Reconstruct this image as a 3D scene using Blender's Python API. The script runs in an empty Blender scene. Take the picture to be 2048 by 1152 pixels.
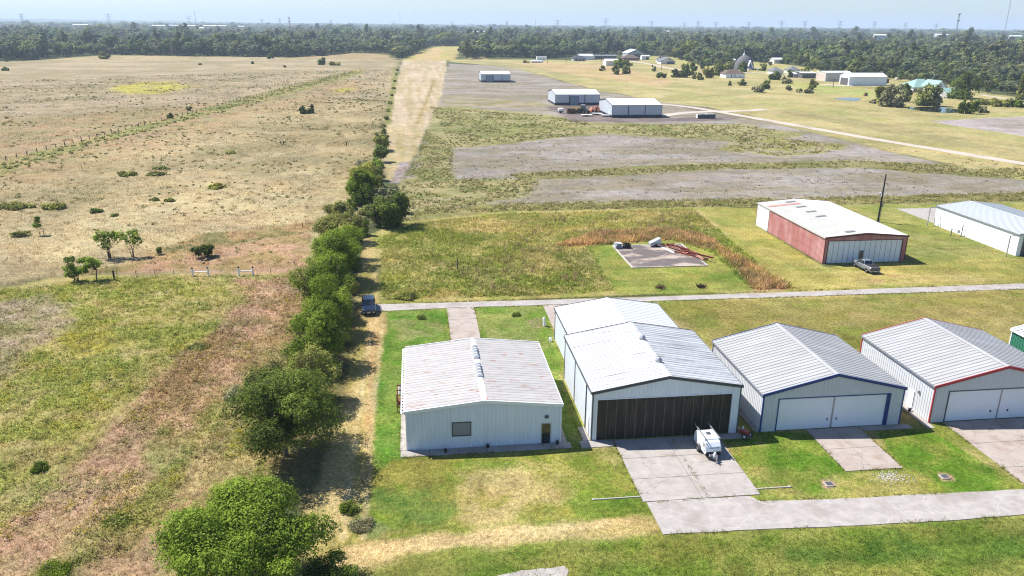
import bpy, math, random
import numpy as np
from mathutils import Vector, Matrix
rad = math.radians
SC = bpy.context.scene
COL = SC.collection

# ------------------------------------------------------------------ camera, sky, sun, exposure
CAM_H = 40.0
FPX, PITCH, ROLL, YAW = 1563.876, rad(18.6626), rad(0.49899), rad(7.0804)
_cy, _sy, _cp, _sp = math.cos(YAW), math.sin(YAW), math.cos(PITCH), math.sin(PITCH)
FW = np.array([_sy*_cp, _cy*_cp, -_sp]); _r0 = np.array([_cy, -_sy, 0.0]); _u0 = np.cross(_r0, FW)
RT = math.cos(ROLL)*_r0 + math.sin(ROLL)*_u0
UP = -math.sin(ROLL)*_r0 + math.cos(ROLL)*_u0
cam = bpy.data.cameras.new('camera'); camo = bpy.data.objects.new('camera', cam); COL.objects.link(camo)
cam.sensor_width = 36.0; cam.lens = FPX/2048*36.0; cam.clip_start = 0.5; cam.clip_end = 60000.0
M = Matrix(((RT[0], UP[0], -FW[0], 0), (RT[1], UP[1], -FW[1], 0), (RT[2], UP[2], -FW[2], CAM_H), (0, 0, 0, 1)))
camo.matrix_world = M
SC.camera = camo

SUN_DIR = Vector((-2.7, 1.72, 4.28)).normalized()
SUN_EL = math.asin(SUN_DIR.z); SUN_AZ = math.atan2(SUN_DIR.x, SUN_DIR.y)
W = bpy.data.worlds.new("World"); SC.world = W; W.use_nodes = True
wt = W.node_tree
sky = wt.nodes.new('ShaderNodeTexSky'); sky.sky_type = 'NISHITA'; sky.sun_disc = False
sky.sun_elevation = SUN_EL; sky.sun_rotation = SUN_AZ % (2*math.pi)
sky.altitude = 0.0; sky.air_density = 1.0; sky.dust_density = 0.4; sky.ozone_density = 3.0
bg = wt.nodes['Background']; bg.inputs[1].default_value = 0.080
tint = wt.nodes.new('ShaderNodeMix'); tint.data_type = 'RGBA'; tint.blend_type = 'MULTIPLY'; tint.inputs[0].default_value = 1.0; tint.inputs[7].default_value = (.84, .95, 1.10, 1)
wt.links.new(sky.outputs[0], tint.inputs[6]); wt.links.new(tint.outputs[2], bg.inputs[0])
sun = bpy.data.lights.new('sun', 'SUN'); sun.energy = 5.0; sun.angle = rad(0.53); sun.color = (1.0, 0.965, 0.91)
suno = bpy.data.objects.new('sun', sun); COL.objects.link(suno)
suno.rotation_euler = (-SUN_DIR).to_track_quat('-Z', 'Y').to_euler(); suno.location = (-60, 40, 120)
SC.view_settings.view_transform = 'Standard'; SC.view_settings.look = 'None'
SC.view_settings.exposure = 0.90; SC.view_settings.gamma = 1.0
try:
    SC.cycles.use_denoising = True; SC.cycles.denoising_prefilter = 'NONE'; SC.cycles.denoising_input_passes = 'RGB_ALBEDO_NORMAL'
    SC.cycles.sample_clamp_indirect = 4.0
    SC.cycles.filter_width = 1.15
    SC.cycles.max_bounces = 5; SC.cycles.diffuse_bounces = 2; SC.cycles.glossy_bounces = 2
    SC.cycles.transparent_max_bounces = 6; SC.cycles.volume_bounces = 0
    SC.cycles.caustics_reflective = False; SC.cycles.caustics_refractive = False
    SC.cycles.use_adaptive_sampling = False
except Exception:
    pass

# ------------------------------------------------------------------ helpers
def G(px, py, z=0.0):
    "ground (or height z) point seen at photo pixel px,py"
    d = (px-1024)*RT + (576-py)*UP + FPX*FW
    t = (z-CAM_H)/d[2]
    return np.array([d[0]*t, d[1]*t, z])
def GP(pts): return np.array([G(x, y)[:2] for x, y in pts])
def pix(X, Y, Z=0.0):
    "photo pixel of world points (arrays allowed)"
    v = (X, Y, Z-CAM_H)
    a = v[0]*RT[0]+v[1]*RT[1]+v[2]*RT[2]; b = v[0]*UP[0]+v[1]*UP[1]+v[2]*UP[2]; c = v[0]*FW[0]+v[1]*FW[1]+v[2]*FW[2]
    return 1024+FPX*a/c, 576-FPX*b/c, c
def lin(c):
    c = np.asarray(c, float)/255.0
    return np.where(c <= 0.04045, c/12.92, ((c+0.055)/1.055)**2.4)
GK = 1.30
KA = 0.52            # reflectance of a surface that photographs at a given value in full sun
def alb(r, g, b, k=1.0): return tuple(lin((r, g, b))*KA*k)
def leafc(r, g, b): return tuple(np.minimum(lin((r, g, b))*KA*np.array([1.34, 1.28, 1.15]), .6))
def leafd(r, g, b): return tuple(lin((r, g, b))*KA*.92)

def hash2(ix, iy, seed):
    h = (ix.astype(np.int64)*374761393 + iy.astype(np.int64)*668265263 + seed*974634777) & 0xffffffff
    h = ((h ^ (h >> 13))*1274126177) & 0xffffffff
    h = ((h ^ (h >> 16))*2246822519) & 0xffffffff
    return ((h ^ (h >> 15)) & 0xffffff)/float(0xffffff)
def vnoise(x, y, seed=0):
    ix = np.floor(x); iy = np.floor(y); fx = x-ix; fy = y-iy
    fx = fx*fx*(3-2*fx); fy = fy*fy*(3-2*fy)
    ix = ix.astype(np.int64); iy = iy.astype(np.int64)
    a = hash2(ix, iy, seed); b = hash2(ix+1, iy, seed); c = hash2(ix, iy+1, seed); d = hash2(ix+1, iy+1, seed)
    return (a+(b-a)*fx)*(1-fy) + (c+(d-c)*fx)*fy
def fbm(x, y, wave, octaves=4, seed=0, gain=0.55):
    s = 0.0; amp = 1.0; tot = 0.0; f = 1.0/wave
    for o in range(octaves):
        s = s+amp*vnoise(x*f+17.3*o, y*f-9.1*o, seed+o*31); tot += amp; amp *= gain; f *= 2.07
    return s/tot
def sstep(a, b, v):
    t = np.clip((v-a)/(b-a), 0, 1); return t*t*(3-2*t)
def polysd(px, py, poly):
    "signed distance to polygon, positive inside"
    n = len(poly); d2 = np.full(px.shape, 1e30); inside = np.zeros(px.shape, bool)
    for i in range(n):
        ax, ay = poly[i]; bx, by = poly[(i+1) % n]
        ex, ey = bx-ax, by-ay; wx, wy = px-ax, py-ay
        t = np.clip((wx*ex+wy*ey)/max(ex*ex+ey*ey, 1e-12), 0, 1)
        dx = wx-ex*t; dy = wy-ey*t; d2 = np.minimum(d2, dx*dx+dy*dy)
        cond = (ay > py) != (by > py)
        if ay != by:
            xi = ax+(py-ay)*ex/(by-ay); inside ^= cond & (px < xi)
    return np.where(inside, 1, -1)*np.sqrt(d2)

def tag(o, label=None, cat=None, group=None, kind=None):
    if label: o['label'] = label
    if cat: o['category'] = cat
    if group: o['group'] = group
    if kind: o['kind'] = kind
    return o
def empty(name, loc, rz=0.0, label=None, cat=None, group=None):
    o = bpy.data.objects.new(name, None); COL.objects.link(o)
    o.location = loc; o.rotation_euler = (0, 0, rz); o.empty_display_size = 0.5
    return tag(o, label, cat, group)

class MB:
    "collects faces of one mesh"
    def __init__(s): s.v = []; s.f = []; s.m = []
    def add(s, vs, fs, m=0):
        b = len(s.v); s.v += [tuple(map(float, p)) for p in vs]
        s.f += [tuple(i+b for i in f) for f in fs]; s.m += [m]*len(fs); return s
    def quad(s, a, b, c, d, m=0): return s.add([a, b, c, d], [(0, 1, 2, 3)], m)
    def box(s, x0, x1, y0, y1, z0, z1, m=0):
        return s.add([(x0, y0, z0), (x1, y0, z0), (x1, y1, z0), (x0, y1, z0), (x0, y0, z1), (x1, y0, z1), (x1, y1, z1), (x0, y1, z1)],
                     [(0, 3, 2, 1), (4, 5, 6, 7), (0, 1, 5, 4), (1, 2, 6, 5), (2, 3, 7, 6), (3, 0, 4, 7)], m)
    def bevbox(s, x0, x1, y0, y1, z0, z1, b=0.05, m=0):
        "box with chamfered top and vertical edges"
        def ring(d, z): return [(x0+d+b, y0+d, z), (x1-d-b, y0+d, z), (x1-d, y0+d+b, z), (x1-d, y1-d-b, z), (x1-d-b, y1-d, z), (x0+d+b, y1-d, z), (x0+d, y1-d-b, z), (x0+d, y0+d+b, z)]
        return s.loft([ring(0, z0), ring(0, z1-b), ring(b, z1)], m)
    def loft(s, rings, m=0, cap=True):
        n = len(rings[0]); vs = [p for r in rings for p in r]; fs = []
        for k in range(len(rings)-1):
            for i in range(n):
                j = (i+1) % n; fs.append((k*n+i, k*n+j, (k+1)*n+j, (k+1)*n+i))
        if cap:
            fs.append(tuple(range(n-1, -1, -1))); fs.append(tuple((len(rings)-1)*n+i for i in range(n)))
        return s.add(vs, fs, m)
    def bar(s, a, b, w=0.05, h=None, m=0):
        "rectangular bar between two points"
        a = Vector(a); b = Vector(b); d = (b-a).normalized(); h = w if h is None else h
        up = Vector((0, 0, 1)) if abs(d.z) < 0.95 else Vector((0, 1, 0))
        x = d.cross(up).normalized()*w/2; y = x.cross(d).normalized()*h/2
        return s.loft([[p-x-y, p+x-y, p+x+y, p-x+y] for p in (a, b)], m)
    def tube(s, pts, rs, n=8, m=0, cap=True):
        pts = [Vector(p) for p in pts]; rings = []
        if not hasattr(rs, '__len__'): rs = [rs]*len(pts)
        for i, p in enumerate(pts):
            d = (pts[min(i+1, len(pts)-1)]-pts[max(i-1, 0)]).normalized()
            up = Vector((0, 0, 1)) if abs(d.z) < 0.9 else Vector((1, 0, 0))
            x = d.cross(up).normalized(); y = x.cross(d)
            rings.append([p+(x*math.cos(t)+y*math.sin(t))*rs[i] for t in [2*math.pi*k/n for k in range(n)]])
        return s.loft(rings, m, cap)
    def lathe(s, prof, c, axis='z', n=16, m=0):
        rings = []
        for r, h in prof:
            ring = []
            for k in range(n):
                t = 2*math.pi*k/n; a, b = r*math.cos(t), r*math.sin(t)
                ring.append((c[0]+a, c[1]+b, c[2]+h) if axis == 'z' else (c[0]+h, c[1]+a, c[2]+b) if axis == 'x' else (c[0]+a, c[1]+h, c[2]+b))
            rings.append(ring)
        return s.loft(rings, m)
    def prism(s, poly, z0, z1, m=0):
        return s.loft([[(x, y, z0) for x, y in poly], [(x, y, z1) for x, y in poly]], m)
    def side(s, prof, x0, x1, m=0):
        "side profile of (y,z) extruded along x"
        return s.loft([[(x0, y, z) for y, z in prof], [(x1, y, z) for y, z in prof]], m)
    def build(s, name, mats, parent=None, smooth=False, **kw):
        me = bpy.data.meshes.new(name); me.from_pydata(s.v, [], s.f)
        if not isinstance(mats, (list, tuple)): mats = [mats]
        for m in mats: me.materials.append(m)
        if len(mats) > 1: me.polygons.foreach_set('material_index', s.m)
        if smooth: me.polygons.foreach_set('use_smooth', [True]*len(s.f))
        me.update()
        o = bpy.data.objects.new(name, me); COL.objects.link(o)
        if parent: o.parent = parent
        return tag(o, **kw)

def np_mesh(name, V, F, mats, mi=None, face_attr=None, vcol=None, smooth=False):
    "mesh from arrays; F is (n,k) with one k"
    me = bpy.data.meshes.new(name); n, k = F.shape
    me.vertices.add(len(V)); me.vertices.foreach_set('co', np.ascontiguousarray(V, np.float32).ravel())
    me.loops.add(n*k); me.loops.foreach_set('vertex_index', np.ascontiguousarray(F, np.int32).ravel())
    me.polygons.add(n); me.polygons.foreach_set('loop_start', np.arange(n, dtype=np.int32)*k)
    for m in mats: me.materials.append(m)
    if mi is not None: me.polygons.foreach_set('material_index', np.asarray(mi, np.int32))
    me.polygons.foreach_set('use_smooth', np.full(n, smooth))
    if face_attr is not None:
        at = me.attributes.new('tint', 'FLOAT', 'FACE'); at.data.foreach_set('value', np.asarray(face_attr, np.float32))
    if vcol is not None:
        at = me.attributes.new('col', 'FLOAT_COLOR', 'POINT')
        if vcol.shape[1] == 3: vcol = np.concatenate([vcol, np.ones((len(vcol), 1))], 1)
        at.data.foreach_set('color', np.ascontiguousarray(vcol, np.float32).ravel())
    me.update(); me.validate()
    return me
def link(name, me, parent=None, **kw):
    o = bpy.data.objects.new(name, me); COL.objects.link(o)
    if parent: o.parent = parent
    return tag(o, **kw)

# ------------------------------------------------------------------ materials
def new_mat(name):
    m = bpy.data.materials.new(name); m.use_nodes = True
    return m, m.node_tree.nodes, m.node_tree.links, m.node_tree.nodes['Principled BSDF']
def mat(name, c, rough=0.6, metal=0.0, var=0.12, scale=3.0, spec=0.4, c2=None, c2t=(0.55, 0.7), c2s=1.0, bump=0.0, stretch=(1, 1, 1), coat=0.0, c3=None, c3t=(0.6, 0.75), c3s=3.0, stretch3=(1, 1, 1), crack=None):
    "painted / mineral surface with mottling and up to two kinds of stains"
    m, N, K, P = new_mat(name)
    tc = N.new('ShaderNodeTexCoord')
    def noise(sc, st, det=5.0, off=0.0):
        mp = N.new('ShaderNodeMapping'); mp.inputs['Scale'].default_value = st; mp.inputs['Location'].default_value = (off, off*.7, off*.3)
        K.new(tc.outputs['Object'], mp.inputs['Vector'])
        n = N.new('ShaderNodeTexNoise'); n.inputs['Scale'].default_value = sc; n.inputs['Detail'].default_value = det; n.inputs['Roughness'].default_value = 0.6
        K.new(mp.outputs[0], n.inputs['Vector']); return n
    n1 = noise(scale, stretch)
    mr = N.new('ShaderNodeMapRange'); mr.inputs[1].default_value = 0.3; mr.inputs[2].default_value = 0.7; mr.inputs[3].default_value = 1-var; mr.inputs[4].default_value = 1+var
    K.new(n1.outputs[0], mr.inputs[0])
    mul = N.new('ShaderNodeMix'); mul.data_type = 'RGBA'; mul.blend_type = 'MULTIPLY'; mul.inputs[0].default_value = 1.0
    mul.inputs[6].default_value = (*c[:3], 1); K.new(mr.outputs[0], mul.inputs[7])
    out = mul.outputs[2]
    for cc, ct, cs, st, off in ((c2, c2t, c2s, stretch, 7.7), (c3, c3t, c3s, stretch3, 31.0)):
        if cc is None: continue
        n2 = noise(cs, st, 6.0, off); r2 = N.new('ShaderNodeMapRange'); r2.inputs[1].default_value = ct[0]; r2.inputs[2].default_value = ct[1]
        K.new(n2.outputs[0], r2.inputs[0])
        mx = N.new('ShaderNodeMix'); mx.data_type = 'RGBA'; K.new(r2.outputs[0], mx.inputs[0]); K.new(out, mx.inputs[6]); mx.inputs[7].default_value = (*cc[:3], 1)
        out = mx.outputs[2]
    if crack:
        cs, cw, cc = crack
        nw_ = noise(cs*2.5, (1, 1, 1), 4.0, 3.0); mp = N.new('ShaderNodeVectorMath'); mp.operation = 'MULTIPLY_ADD'
        K.new(nw_.outputs['Color'], mp.inputs[0]); mp.inputs[1].default_value = (.9/cs*.35,)*3; K.new(tc.outputs['Object'], mp.inputs[2])
        vo = N.new('ShaderNodeTexVoronoi'); vo.feature = 'DISTANCE_TO_EDGE'; vo.inputs['Scale'].default_value = cs; K.new(mp.outputs[0], vo.inputs['Vector'])
        r3 = N.new('ShaderNodeMapRange'); r3.inputs[1].default_value = 0; r3.inputs[2].default_value = cw; r3.inputs[3].default_value = .8; r3.inputs[4].default_value = 0
        K.new(vo.outputs['Distance'], r3.inputs[0])
        mx = N.new('ShaderNodeMix'); mx.data_type = 'RGBA'; K.new(r3.outputs[0], mx.inputs[0]); K.new(out, mx.inputs[6]); mx.inputs[7].default_value = (*cc[:3], 1); out = mx.outputs[2]
    K.new(out, P.inputs['Base Color'])
    P.inputs['Roughness'].default_value = rough; P.inputs['Metallic'].default_value = metal; P.inputs['Specular IOR Level'].default_value = spec
    if coat: P.inputs['Coat Weight'].default_value = coat
    if bump:
        nb = noise(scale*3, (1, 1, 1)); b = N.new('ShaderNodeBump'); b.inputs['Strength'].default_value = bump; b.inputs['Distance'].default_value = 0.03
        K.new(nb.outputs[0], b.inputs['Height']); K.new(b.outputs[0], P.inputs['Normal'])
    return m
DEAD = alb(150, 130, 96)
def leaf_mat(name, dark, light, hue=0.03, val=0.25, trans=0.3, sat=0.15):
    m, N, K, P = new_mat(name)
    at = N.new('ShaderNodeAttribute'); at.attribute_name = 'tint'
    mx = N.new('ShaderNodeValToRGB'); e = mx.color_ramp.elements; e[0].position = .0; e[0].color = (*DEAD, 1); e[1].position = 1.0; e[1].color = (*light, 1)
    for p_, c_ in ((.05, DEAD), (.08, dark), (.55, tuple(.55*a+.45*b for a, b in zip(dark, light)))):
        q_ = e.new(p_); q_.color = (*c_, 1)
    K.new(at.outputs['Fac'], mx.inputs[0])
    oi = N.new('ShaderNodeObjectInfo'); hs = N.new('ShaderNodeHueSaturation')
    def rng(lo, hi, mult):
        w = N.new('ShaderNodeMath'); w.operation = 'MULTIPLY'; w.inputs[1].default_value = mult; K.new(oi.outputs['Random'], w.inputs[0])
        f = N.new('ShaderNodeMath'); f.operation = 'FRACT'; K.new(w.outputs[0], f.inputs[0])
        r = N.new('ShaderNodeMapRange'); r.inputs[3].default_value = lo; r.inputs[4].default_value = hi; K.new(f.outputs[0], r.inputs[0]); return r.outputs[0]
    K.new(rng(0.5-hue, 0.5+hue, 1.0), hs.inputs['Hue']); K.new(rng(1-sat, 1+sat, 7.31), hs.inputs['Saturation']); K.new(rng(1-val, 1+val, 13.7), hs.inputs['Value'])
    K.new(mx.outputs[0], hs.inputs['Color'])
    P.inputs['Roughness'].default_value = 0.6; P.inputs['Specular IOR Level'].default_value = 0.08
    K.new(hs.outputs[0], P.inputs['Base Color'])
    if trans:
        tr = N.new('ShaderNodeBsdfTranslucent'); K.new(hs.outputs[0], tr.inputs[0])
        ms = N.new('ShaderNodeMixShader'); ms.inputs[0].default_value = trans
        K.new(P.outputs[0], ms.inputs[1]); K.new(tr.outputs[0], ms.inputs[2]); K.new(ms.outputs[0], N['Material Output'].inputs[0])
    return m
def vcol_mat(name, trans=0.2):
    m, N, K, P = new_mat(name)
    at = N.new('ShaderNodeAttribute'); at.attribute_name = 'col'
    P.inputs['Roughness'].default_value = 0.8; P.inputs['Specular IOR Level'].default_value = 0.1
    K.new(at.outputs['Color'], P.inputs['Base Color'])
    tr = N.new('ShaderNodeBsdfTranslucent'); K.new(at.outputs['Color'], tr.inputs[0])
    ms = N.new('ShaderNodeMixShader'); ms.inputs[0].default_value = trans
    K.new(P.outputs[0], ms.inputs[1]); K.new(tr.outputs[0], ms.inputs[2]); K.new(ms.outputs[0], N['Material Output'].inputs[0])
    return m

# ------------------------------------------------------------------ ground: one sheet to the horizon
LAYERS = []
def L(poly, c1, c2, wave=6, bias=0.0, namp=1.0, nw=4.0, soft=0.6, a=1.0, st=(1, 1), px=True, thin=None):
    LAYERS.append(dict(poly=GP(poly) if px else np.array(poly, float), c1=lin(c1)*KA, c2=lin(c2)*KA, wave=wave, bias=bias, namp=namp, nw=nw, soft=soft, a=a, st=st, thin=thin))
# pasture left
L([(-1500, 131), (-200, 127), (60, 122), (160, 114), (220, 110), (560, 115), (700, 118), (795, 121), (780, 250), (745, 400), (690, 480), (620, 548), (500, 552), (380, 545), (230, 550), (150, 560), (0, 575), (-500, 640), (-1500, 640)],
  (188, 169, 128), (160, 146, 106), wave=22, bias=-0.02, namp=8, nw=30, soft=4, st=(1, 1))
L([(-1500, 131), (-200, 127), (60, 122), (560, 116), (795, 121), (785, 190), (500, 215), (0, 330), (-900, 420)], (184, 165, 136), (160, 146, 112), wave=30, namp=20, nw=60, soft=15, a=0.8)
L([(-300, 600), (150, 470), (420, 350), (640, 330), (690, 470), (610, 540), (380, 540), (0, 570)], (206, 188, 142), (188, 166, 126), wave=9, namp=15, nw=20, soft=8, a=0.8, thin=(5, .5))
L([(-300, 260), (200, 225), (500, 200), (700, 160), (760, 170), (500, 240), (200, 330), (-300, 420)], (164, 150, 104), (182, 152, 116), wave=10, namp=14, nw=25, soft=8, a=0.7)
L([(0, 322), (700, 141), (725, 138), (730, 146), (600, 183), (200, 285), (0, 350), (-200, 400), (-200, 372)], (148, 148, 88), (176, 158, 108), wave=7, namp=3, nw=10, soft=2)
L([(0, 362), (300, 280), (560, 205), (700, 165), (715, 168), (560, 218), (300, 300), (0, 400)], (186, 156, 120), (196, 176, 130), wave=10, namp=4, nw=15, soft=4, a=0.45)
L([(245, 172), (290, 163), (350, 163), (385, 174), (350, 183), (290, 190), (235, 184)], (200, 190, 64), (176, 164, 92), wave=8, namp=14, nw=14, soft=6, bias=-0.02, a=.75)
L([(660, 178), (700, 176), (705, 184), (670, 187)], (190, 180, 80), (176, 164, 92), wave=8, namp=8, nw=10, soft=4)
L([(150, 545), (240, 530), (400, 470), (640, 440), (640, 462), (420, 500), (380, 540), (150, 562)], (140, 132, 84), (176, 146, 104), wave=5, namp=2, nw=6, soft=1.5)
L([(230, 550), (330, 505), (460, 492), (620, 470), (622, 548), (500, 552), (380, 545)], (196, 158, 124), (170, 148, 98), wave=5, namp=2, nw=6, soft=1.5)
# rough ground near left
L([(-1500, 640), (-500, 640), (0, 575), (230, 550), (380, 545), (622, 548), (600, 700), (560, 940), (470, 1180), (430, 1600), (-1500, 1600)],
  (186, 168, 112), (154, 150, 84), wave=4, bias=-0.02, namp=1.5, nw=5, soft=1.0)
L([(470, 560), (622, 550), (602, 650), (530, 710), (440, 800), (340, 910), (210, 1020), (90, 1110), (20, 1180), (-160, 1180), (0, 1060), (130, 960), (225, 850), (320, 765), (400, 690), (455, 620)], (202, 164, 134), (186, 158, 118), wave=3, bias=-.05, namp=2.2, nw=5, soft=1.2, a=.9)
L([(120, 1180), (330, 1010), (430, 940), (470, 960), (420, 1040), (260, 1180)], (196, 160, 128), (166, 148, 98), wave=3, namp=2.0, nw=4, soft=1.2, a=.8)
L([(-400, 640), (0, 585), (110, 560), (380, 550), (490, 578), (450, 640), (390, 700), (290, 730), (210, 830), (120, 930), (0, 1080), (-500, 1200)], (166, 164, 84), (188, 172, 112), wave=4, namp=3, nw=5, soft=1.2, thin=(2, .4))
L([(-60, 610), (90, 590), (170, 640), (70, 700), (0, 745), (-80, 760)], (182, 160, 140), (160, 150, 110), wave=3, namp=2.0, nw=4, soft=1.4, a=.75)
L([(380, 690), (450, 640), (470, 680), (380, 800), (250, 930), (220, 900), (300, 780)], (170, 142, 104), (150, 126, 92), wave=2.5, namp=2, nw=4, soft=1, a=0.8)
L([(600, 640), (470, 800), (330, 1000), (280, 1152), (310, 1152), (430, 900), (600, 690)], (206, 166, 138), (180, 146, 116), wave=3, namp=1.6, nw=4, soft=1.0, a=0.35)
L([(120, 670), (230, 660), (240, 690), (160, 720)], (186, 174, 70), (150, 146, 80), wave=2, namp=1.5, nw=3, soft=.8, a=0.7)
L([(330, 850), (390, 900), (340, 960), (270, 930)], (138, 146, 74), (150, 140, 84), wave=2, namp=1.8, nw=3, soft=1.2, a=.7)
# lawn and verges on the right, near
L([(757, 608), (1100, 600), (2100, 560), (3200, 900), (3200, 1600), (430, 1600), (480, 1180), (640, 1152), (735, 950), (745, 800)], (140, 148, 66), (184, 166, 106), wave=6, bias=0.0, namp=.6, nw=3, soft=.5)
L([(1300, 606), (2048, 582), (2400, 570), (2600, 640), (2048, 720), (1700, 700), (1420, 690)], (162, 150, 86), (136, 138, 64), wave=5, bias=-.02, namp=1.5, nw=5, soft=1)
L([(1560, 640), (2000, 600), (2048, 640), (2048, 700), (1900, 690), (1700, 650)], (176, 158, 100), (146, 142, 72), wave=4, namp=1.5, nw=5, soft=1, a=.7)
L([(757, 622), (898, 618), (905, 690), (812, 690), (812, 905), (800, 918), (748, 955), (742, 850), (752, 700)], (104, 144, 50), (134, 154, 70), wave=3, namp=.8, nw=2, soft=.6)
L([(775, 640), (880, 640), (890, 672), (800, 680)], (158, 160, 96), (128, 152, 66), wave=3, namp=.8, nw=2, soft=.6)
L([(945, 612), (1095, 612), (1110, 680), (1130, 780), (1175, 890), (1125, 900), (1080, 690), (955, 685)], (120, 148, 56), (150, 158, 84), wave=3.5, namp=.5, nw=2, soft=.4)
L([(1050, 640), (1085, 636), (1095, 655), (1062, 660)], (196, 164, 128), (150, 150, 90), wave=2, namp=.8, nw=1.5, soft=.3)
L([(975, 655), (1060, 660), (1075, 685), (965, 685)], (160, 162, 100), (134, 150, 74), wave=2, namp=.8, nw=2, soft=.5)
L([(785, 918), (900, 915), (1190, 905), (1290, 995), (1300, 1030), (900, 1050), (740, 1060), (735, 960)], (162, 156, 76), (128, 148, 54), wave=4, namp=.6, nw=3, soft=.5)
L([(925, 935), (1110, 928), (1140, 960), (1132, 1010), (1000, 1050), (870, 1062), (860, 1040), (900, 1000)], (206, 184, 128), (168, 160, 88), wave=2.2, bias=-.02, namp=2.2, nw=2.5, soft=1.6, a=.85)
L([(1130, 1000), (1290, 985), (1310, 1030), (1150, 1035)], (112, 140, 50), (130, 146, 60), wave=3, namp=.5, nw=2, soft=.5)
L([(745, 978), (860, 985), (905, 1015), (888, 1055), (800, 1048), (740, 1020)], (92, 128, 54), (128, 146, 68), wave=1.6, namp=1.6, nw=2, soft=1.0, a=.8)
L([(700, 1040), (740, 1036), (780, 1058), (740, 1075)], (100, 126, 66), (140, 150, 90), wave=2, namp=.9, nw=2, soft=.5)
L([(560, 1180), (660, 1105), (900, 1065), (1200, 1040), (1310, 1032), (1328, 1068), (1000, 1088), (800, 1112), (660, 1180)], (214, 188, 134), (186, 168, 106), wave=4, bias=-.08, namp=.8, nw=3, soft=.5, st=(.35, 1.4))
L([(900, 1100), (1330, 1075), (2048, 1032), (3000, 980), (3000, 1600), (700, 1600), (700, 1150)], (112, 132, 50), (146, 146, 72), wave=5, bias=-.02, namp=.9, nw=3, soft=.8)
L([(1560, 1080), (2048, 1060), (2600, 1040), (2600, 1130), (2048, 1120), (1560, 1130)], (84, 116, 44), (120, 136, 54), wave=3, namp=1.4, nw=3, soft=.8, a=.8)
L([(1455, 872), (1530, 862), (1620, 865), (1690, 942), (1810, 937), (1750, 862), (1850, 855), (2048, 975), (2048, 990), (1520, 1012), (1490, 983)], (104, 138, 42), (142, 152, 66), wave=3, namp=.5, nw=2, soft=.4)
L([(1450, 880), (1530, 885), (1560, 960), (1600, 985), (1500, 1000)], (176, 164, 92), (132, 150, 58), wave=2.2, namp=1.2, nw=2, soft=.8)
L([(1690, 945), (1830, 940), (1900, 980), (1800, 1005), (1560, 1010), (1640, 985)], (178, 168, 96), (148, 156, 66), wave=2.2, namp=1, nw=2, soft=.8)
L([(1640, 960), (1670, 958), (1676, 974), (1650, 978)], (208, 176, 138), (170, 150, 100), wave=1, namp=.4, nw=1, soft=.2)
L([(1874, 944), (1902, 946), (1908, 960), (1884, 962)], (200, 170, 130), (170, 150, 100), wave=1, namp=.4, nw=1, soft=.2)
# bare strip beside the hedge
L([(728, 470), (748, 466), (762, 640), (757, 700), (747, 800), (738, 950), (700, 1060), (650, 1160), (560, 1180), (620, 1000), (690, 800), (712, 600)], (204, 180, 122), (172, 158, 90), wave=3, namp=.5, nw=2.5, soft=.4, st=(1.4, .35))
L([(732, 640), (775, 620), (772, 660), (752, 720), (742, 900), (728, 930), (735, 720)], (218, 184, 132), (190, 156, 104), wave=1.2, namp=.4, nw=1.5, soft=.3, a=.8)
L([(480, 700), (700, 560), (716, 640), (690, 800), (620, 1010), (520, 1000)], (170, 146, 96), (150, 138, 86), wave=2, namp=1.5, nw=2, soft=1.6, a=.6)
for x0 in (-7.1, -5.5): L([(x0, 55), (x0+.45, 55), (x0+.3, 80), (x0+.5, 104), (x0, 104), (x0-.15, 80)], (222, 202, 152), (200, 178, 124), wave=1.5, namp=.25, nw=2, soft=.2, a=.7, px=False)
# weedy lot in the middle
L([(745, 470), (800, 440), (1000, 418), (1400, 408), (1470, 470), (1592, 582), (1230, 590), (1100, 597), (762, 610)], (156, 156, 78), (190, 174, 114), wave=5, bias=.0, namp=1, nw=5, soft=.6, thin=(3, .45))
L([(830, 440), (1100, 425), (1400, 418), (1440, 450), (1200, 470), (1000, 470), (850, 460)], (206, 182, 128), (176, 164, 96), wave=6, namp=3, nw=6, soft=2, a=.8, st=(.4, 1))
L([(760, 590), (900, 560), (1100, 590), (1230, 570), (1230, 588), (1100, 596), (762, 608)], (196, 176, 112), (146, 152, 72), wave=4, namp=1, nw=4, soft=.8, a=.8)
L([(1100, 495), (1200, 462), (1330, 458), (1400, 468), (1450, 498), (1592, 578), (1512, 582), (1430, 502), (1340, 482), (1180, 492)], (192, 154, 112), (156, 130, 88), wave=2.5, namp=1, nw=4, soft=.6)
L([(1172, 492), (1345, 480), (1432, 502), (1508, 580), (1235, 590)], (128, 146, 60), (160, 158, 80), wave=5, namp=.4, nw=3, soft=.4)
L([(1392, 413), (1512, 416), (1520, 455), (1650, 535), (1820, 520), (2048, 515), (2600, 500), (2600, 560), (2048, 565), (1592, 582), (1470, 475)], (178, 166, 94), (152, 152, 76), wave=5, namp=.6, nw=3, soft=.5)
L([(1392, 413), (2048, 400), (2500, 385), (2600, 500), (1820, 522), (1660, 530), (1512, 412)], (168, 162, 94), (142, 148, 72), wave=5, namp=.6, nw=3, soft=.5)
L([(1500, 545), (1700, 540), (1900, 545), (2048, 550), (2048, 560), (1600, 575)], (204, 182, 116), (176, 164, 90), wave=4, namp=1.5, nw=4, soft=1, a=.8)
L([(1690, 555), (1760, 545), (1820, 552), (1760, 566)], (196, 162, 112), (176, 164, 90), wave=3, namp=1, nw=3, soft=1, a=.8)
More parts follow.
